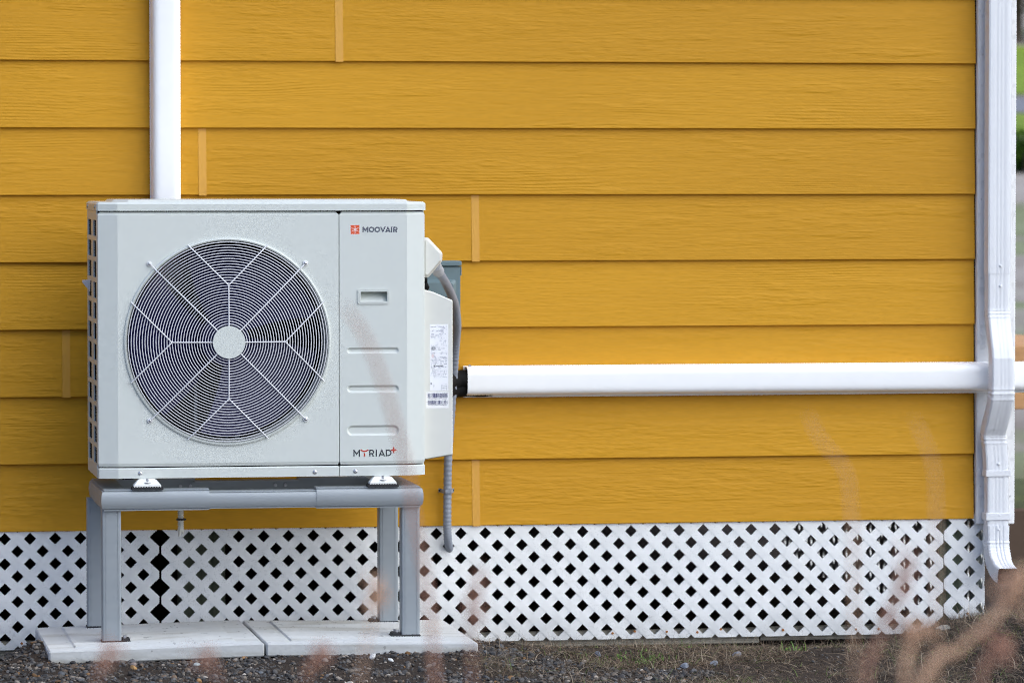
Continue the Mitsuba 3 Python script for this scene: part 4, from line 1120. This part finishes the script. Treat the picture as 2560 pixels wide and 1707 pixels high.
STALK = [
    ([(1.124, -9.489, 1.066), (1.102, -9.487, 1.030), (1.067, -9.482, 0.998), (1.028, -9.477, 0.955)], 'stalk_tan', 0.0042, (0.12, 50, 0.0080), 'thick blurred tan seed head sweeping up right towards the downspout mouth', -0.25),
    ([(1.023, -9.472, 1.085), (1.009, -9.471, 1.038), (0.993, -9.470, 0.998), (0.983, -9.470, 0.959)], 'stalk_dry', 0.0026, (0.28, 22, 0.0065), 'blurred pinkish stalk before the right end of the long lattice', -0.05),
    ([(0.934, -9.451, 1.212), (0.945, -9.454, 1.188), (0.967, -9.459, 1.160), (0.972, -9.461, 1.121), (0.974, -9.463, 1.073)], 'stalk_tan', 0.0013, (0.0, 0, 0.0050), 'faint blurred stalk before the lower yellow boards, left of a pair', 0.02),
    ([(1.029, -9.467, 1.208), (1.045, -9.472, 1.168), (1.048, -9.474, 1.129), (1.048, -9.476, 1.073)], 'stalk_tan', 0.0013, (0.0, 0, 0.0050), 'faint blurred stalk before the lower yellow boards, right of a pair', 0.02),
    ([(1.026, -9.475, 1.016), (1.022, -9.475, 0.990), (1.018, -9.476, 0.959)], 'stalk_tan', 0.0032, (0.04, 26, 0.0060), 'blurred tan stalk over the dry grass, between two pinkish stalks', 0.0),
    ([(0.519, -9.377, 1.310), (0.539, -9.381, 1.279), (0.554, -9.385, 1.239), (0.563, -9.388, 1.208), (0.575, -9.392, 1.160), (0.580, -9.395, 1.121), (0.594, -9.400, 1.034), (0.599, -9.404, 0.959)], 'stalk_dry', 0.0024, (0.0, 0, 0.003), 'long blurred stalk bending across the service panel of the heat pump', 0.06),
    ([(0.545, -9.392, 1.050), (0.541, -9.392, 1.018), (0.531, -9.393, 0.959)], 'stalk_tan', 0.0013, (0.06, 12, 0.0055), 'blurred pale tan seed head before the back right leg of the stand', -0.05),
    ([(0.496, -9.385, 0.994), (0.489, -9.385, 0.978), (0.482, -9.385, 0.959)], 'stalk_dry', 0.0014, (0.04, 14, 0.0060), 'low blurred stalk over the gravel below the slab joint', -0.04),
    ([(0.639, -9.406, 1.077), (0.631, -9.407, 1.034), (0.632, -9.410, 0.959)], 'stalk_dry', 0.0014, (0.35, 10, 0.0060), 'blurred pinkish stalk before the right end of the right slab', 0.02),
    ([(0.393, -9.368, 0.994), (0.398, -9.370, 0.978), (0.404, -9.371, 0.959)], 'stalk_dry', 0.0013, (0.04, 12, 0.0060), 'low blurred stalk over the gravel below the middle of the left slab', 0.03),
    ([(0.309, -9.354, 0.994), (0.302, -9.354, 0.978), (0.295, -9.353, 0.959)], 'stalk_dry', 0.0013, (0.04, 12, 0.0060), 'low blurred stalk over the gravel below the left front leg', -0.03),
    ([(1.106, -9.488, 1.008), (1.096, -9.488, 0.985), (1.086, -9.487, 0.959)], 'stalk_dry', 0.0024, (0.12, 18, 0.0070), 'blurred brown stalk below the downspout, right of the thick tan one', -0.06)]
for i, (pts, mt, rad, head, lab, root) in enumerate(STALK):
    s_, h_ = stalk(pts, mt, rad, head, 60 + i, root)
    k = 'grass_stalk' if i == 0 else f'grass_stalk_{i:03d}'
    scene[k + '__stem'] = mikit.ply(s_, mt, smooth=True)
    if h_ is not None:
        scene[k + '__seed_head'] = mikit.ply(h_, mt, smooth=False)
    tag(k, lab, 'grass stalk', 'blurred dry stalks close to the camera')


# ------------------------------------------------------------------ far yard on the right: deck, edging, bushes, trees
dk = 'timber_deck'
for i in range(7):
    add(dk + '__plank', bx(4.40, 7.6, 3.02 + i * 0.145, 3.155 + i * 0.145, 0.705, 0.745, 0.003), 'deck_wood', smooth=False)
add(dk + '__fascia', bx(4.40, 7.6, 2.975, 3.012, 0.500, 0.742, 0.003), 'deck_wood', smooth=False)
for x_ in (4.46, 5.9, 7.5):
    add(dk + '__post', bx(x_, x_ + 0.09, 3.2, 3.29, -0.1, 0.704), 'dark_wood', smooth=False)
for i in range(6):
    add(dk + '__joist', bx(4.5 + i * 0.6, 4.54 + i * 0.6, 3.016, 4.03, 0.52, 0.704), 'dark_wood', smooth=False)
tag(dk, 'orange brown timber deck beyond the house corner', 'deck')
add('timber_edging', bx(4.35, 7.8, 2.72, 2.80, -0.1, 0.135, 0.004), 'dark_wood', smooth=False)
tag('timber_edging', 'dark brown timber edging below the deck', 'timber')


def foliage(centres, radii, n, leaf, cols, seed):
    r = np.random.default_rng(seed)
    per = n // len(centres)
    V, C = [], []
    for c, rad in zip(centres, radii):
        d = r.normal(size=(per, 3)); d /= np.linalg.norm(d, axis=1, keepdims=True)
        p = np.array(c) + d * (r.uniform(0.35, 1.0, (per, 1)) ** 0.6) * np.array(rad)
        a = r.normal(size=(per, 3)); a /= np.linalg.norm(a, axis=1, keepdims=True)
        b = np.cross(a, r.normal(size=(per, 3))); b /= np.linalg.norm(b, axis=1, keepdims=True)
        s = leaf * r.uniform(0.6, 1.4, (per, 1))
        V.append(np.stack([p - a * s, p + b * s * 0.5, p + a * s, p - b * s * 0.5], 1))
        C.append(np.repeat(cols[r.integers(0, len(cols), per)] * r.uniform(0.7, 1.3, (per, 1)), 4, axis=0))
    V = np.concatenate(V); nn = len(V)
    Fq = np.arange(nn * 4).reshape(nn, 4)
    return trimesh.Trimesh(V.reshape(-1, 3), np.vstack([Fq[:, [0, 1, 2]], Fq[:, [0, 2, 3]]]), process=False), np.concatenate(C)


def spot(t, s):
    f = FWD[:2] / np.linalg.norm(FWD[:2]); r_ = RGT[:2]
    return CAM[:2] + f * t + r_ * s


DG = np.array([(0.06, 0.075, 0.02), (0.085, 0.075, 0.03), (0.04, 0.055, 0.02), (0.10, 0.08, 0.04)])
BG = np.array([(0.05, 0.11, 0.015), (0.08, 0.15, 0.02), (0.035, 0.07, 0.015)])
tl = ['dark tree at the top right beyond the lawn, nearest the house', 'dark tree beyond the lawn, second from the house', 'dark tree beyond the lawn, hidden mostly by the frame edge']
for i, (t, s, h) in enumerate(((122, 13.8, 9.5), (126, 18.5, 11.0), (119, 9.2, 10.0))):
    px, py = spot(t, s); z = float(terrain(px, py))
    k = 'tree' if i == 0 else f'tree_{i:03d}'
    scene[k + '__trunk'] = mikit.ply(cat(tube([(px, py, z - 0.2), (px + 0.1, py, z + h * 0.35), (px, py + 0.2, z + h * 0.75)], [0.32, 0.24, 0.08], 10), *[tube([(px, py, z + h * q_), (px + math.cos(a_) * 1.6, py + math.sin(a_) * 1.6, z + h * (q_ + 0.2))], [0.10, 0.03], 6) for q_, a_ in ((0.3, 0.4), (0.38, 2.4), (0.45, 4.2), (0.5, 5.6))]), 'bark', smooth=True)
    r = np.random.default_rng(80 + i)
    cs = [(px + r.normal(0, 1.4), py + r.normal(0, 1.4), z + h * r.uniform(0.10, 0.95)) for _ in range(26)]
    fm, fc = foliage(cs, [(1.3, 1.3, 1.0)] * 26, 9100, 0.16, DG, 90 + i)
    scene[k + '__crown'] = mikit.ply(fm, 'leaf_mix', smooth=False, color=fc)
    tag(k, tl[i], 'tree')
for i, (t, s, h, lab) in enumerate(((60, 7.0, 0.62, 'green bush standing on the gravel rise beyond the deck'), (62, 8.6, 0.7, 'green bush farther right on the gravel rise'))):
    px, py = spot(t, s); z = float(terrain(px, py))
    k = 'bush' if i == 0 else f'bush_{i:03d}'
    scene[k + '__stem'] = mikit.ply(tube([(px, py, z - 0.1), (px, py, z + h * 0.5)], [0.05, 0.03], 7), 'bark', smooth=True)
    r = np.random.default_rng(180 + i)
    cs = [(px + r.normal(0, 0.45), py + r.normal(0, 0.4), z + h * r.uniform(0.2, 0.75)) for _ in range(12)]
    fm, fc = foliage(cs, [(0.35, 0.35, 0.22)] * 12, 3600, 0.05, BG, 190 + i)
    scene[k + '__leaves'] = mikit.ply(fm, 'leaf_mix', smooth=False, color=fc)
    tag(k, lab, 'bush')
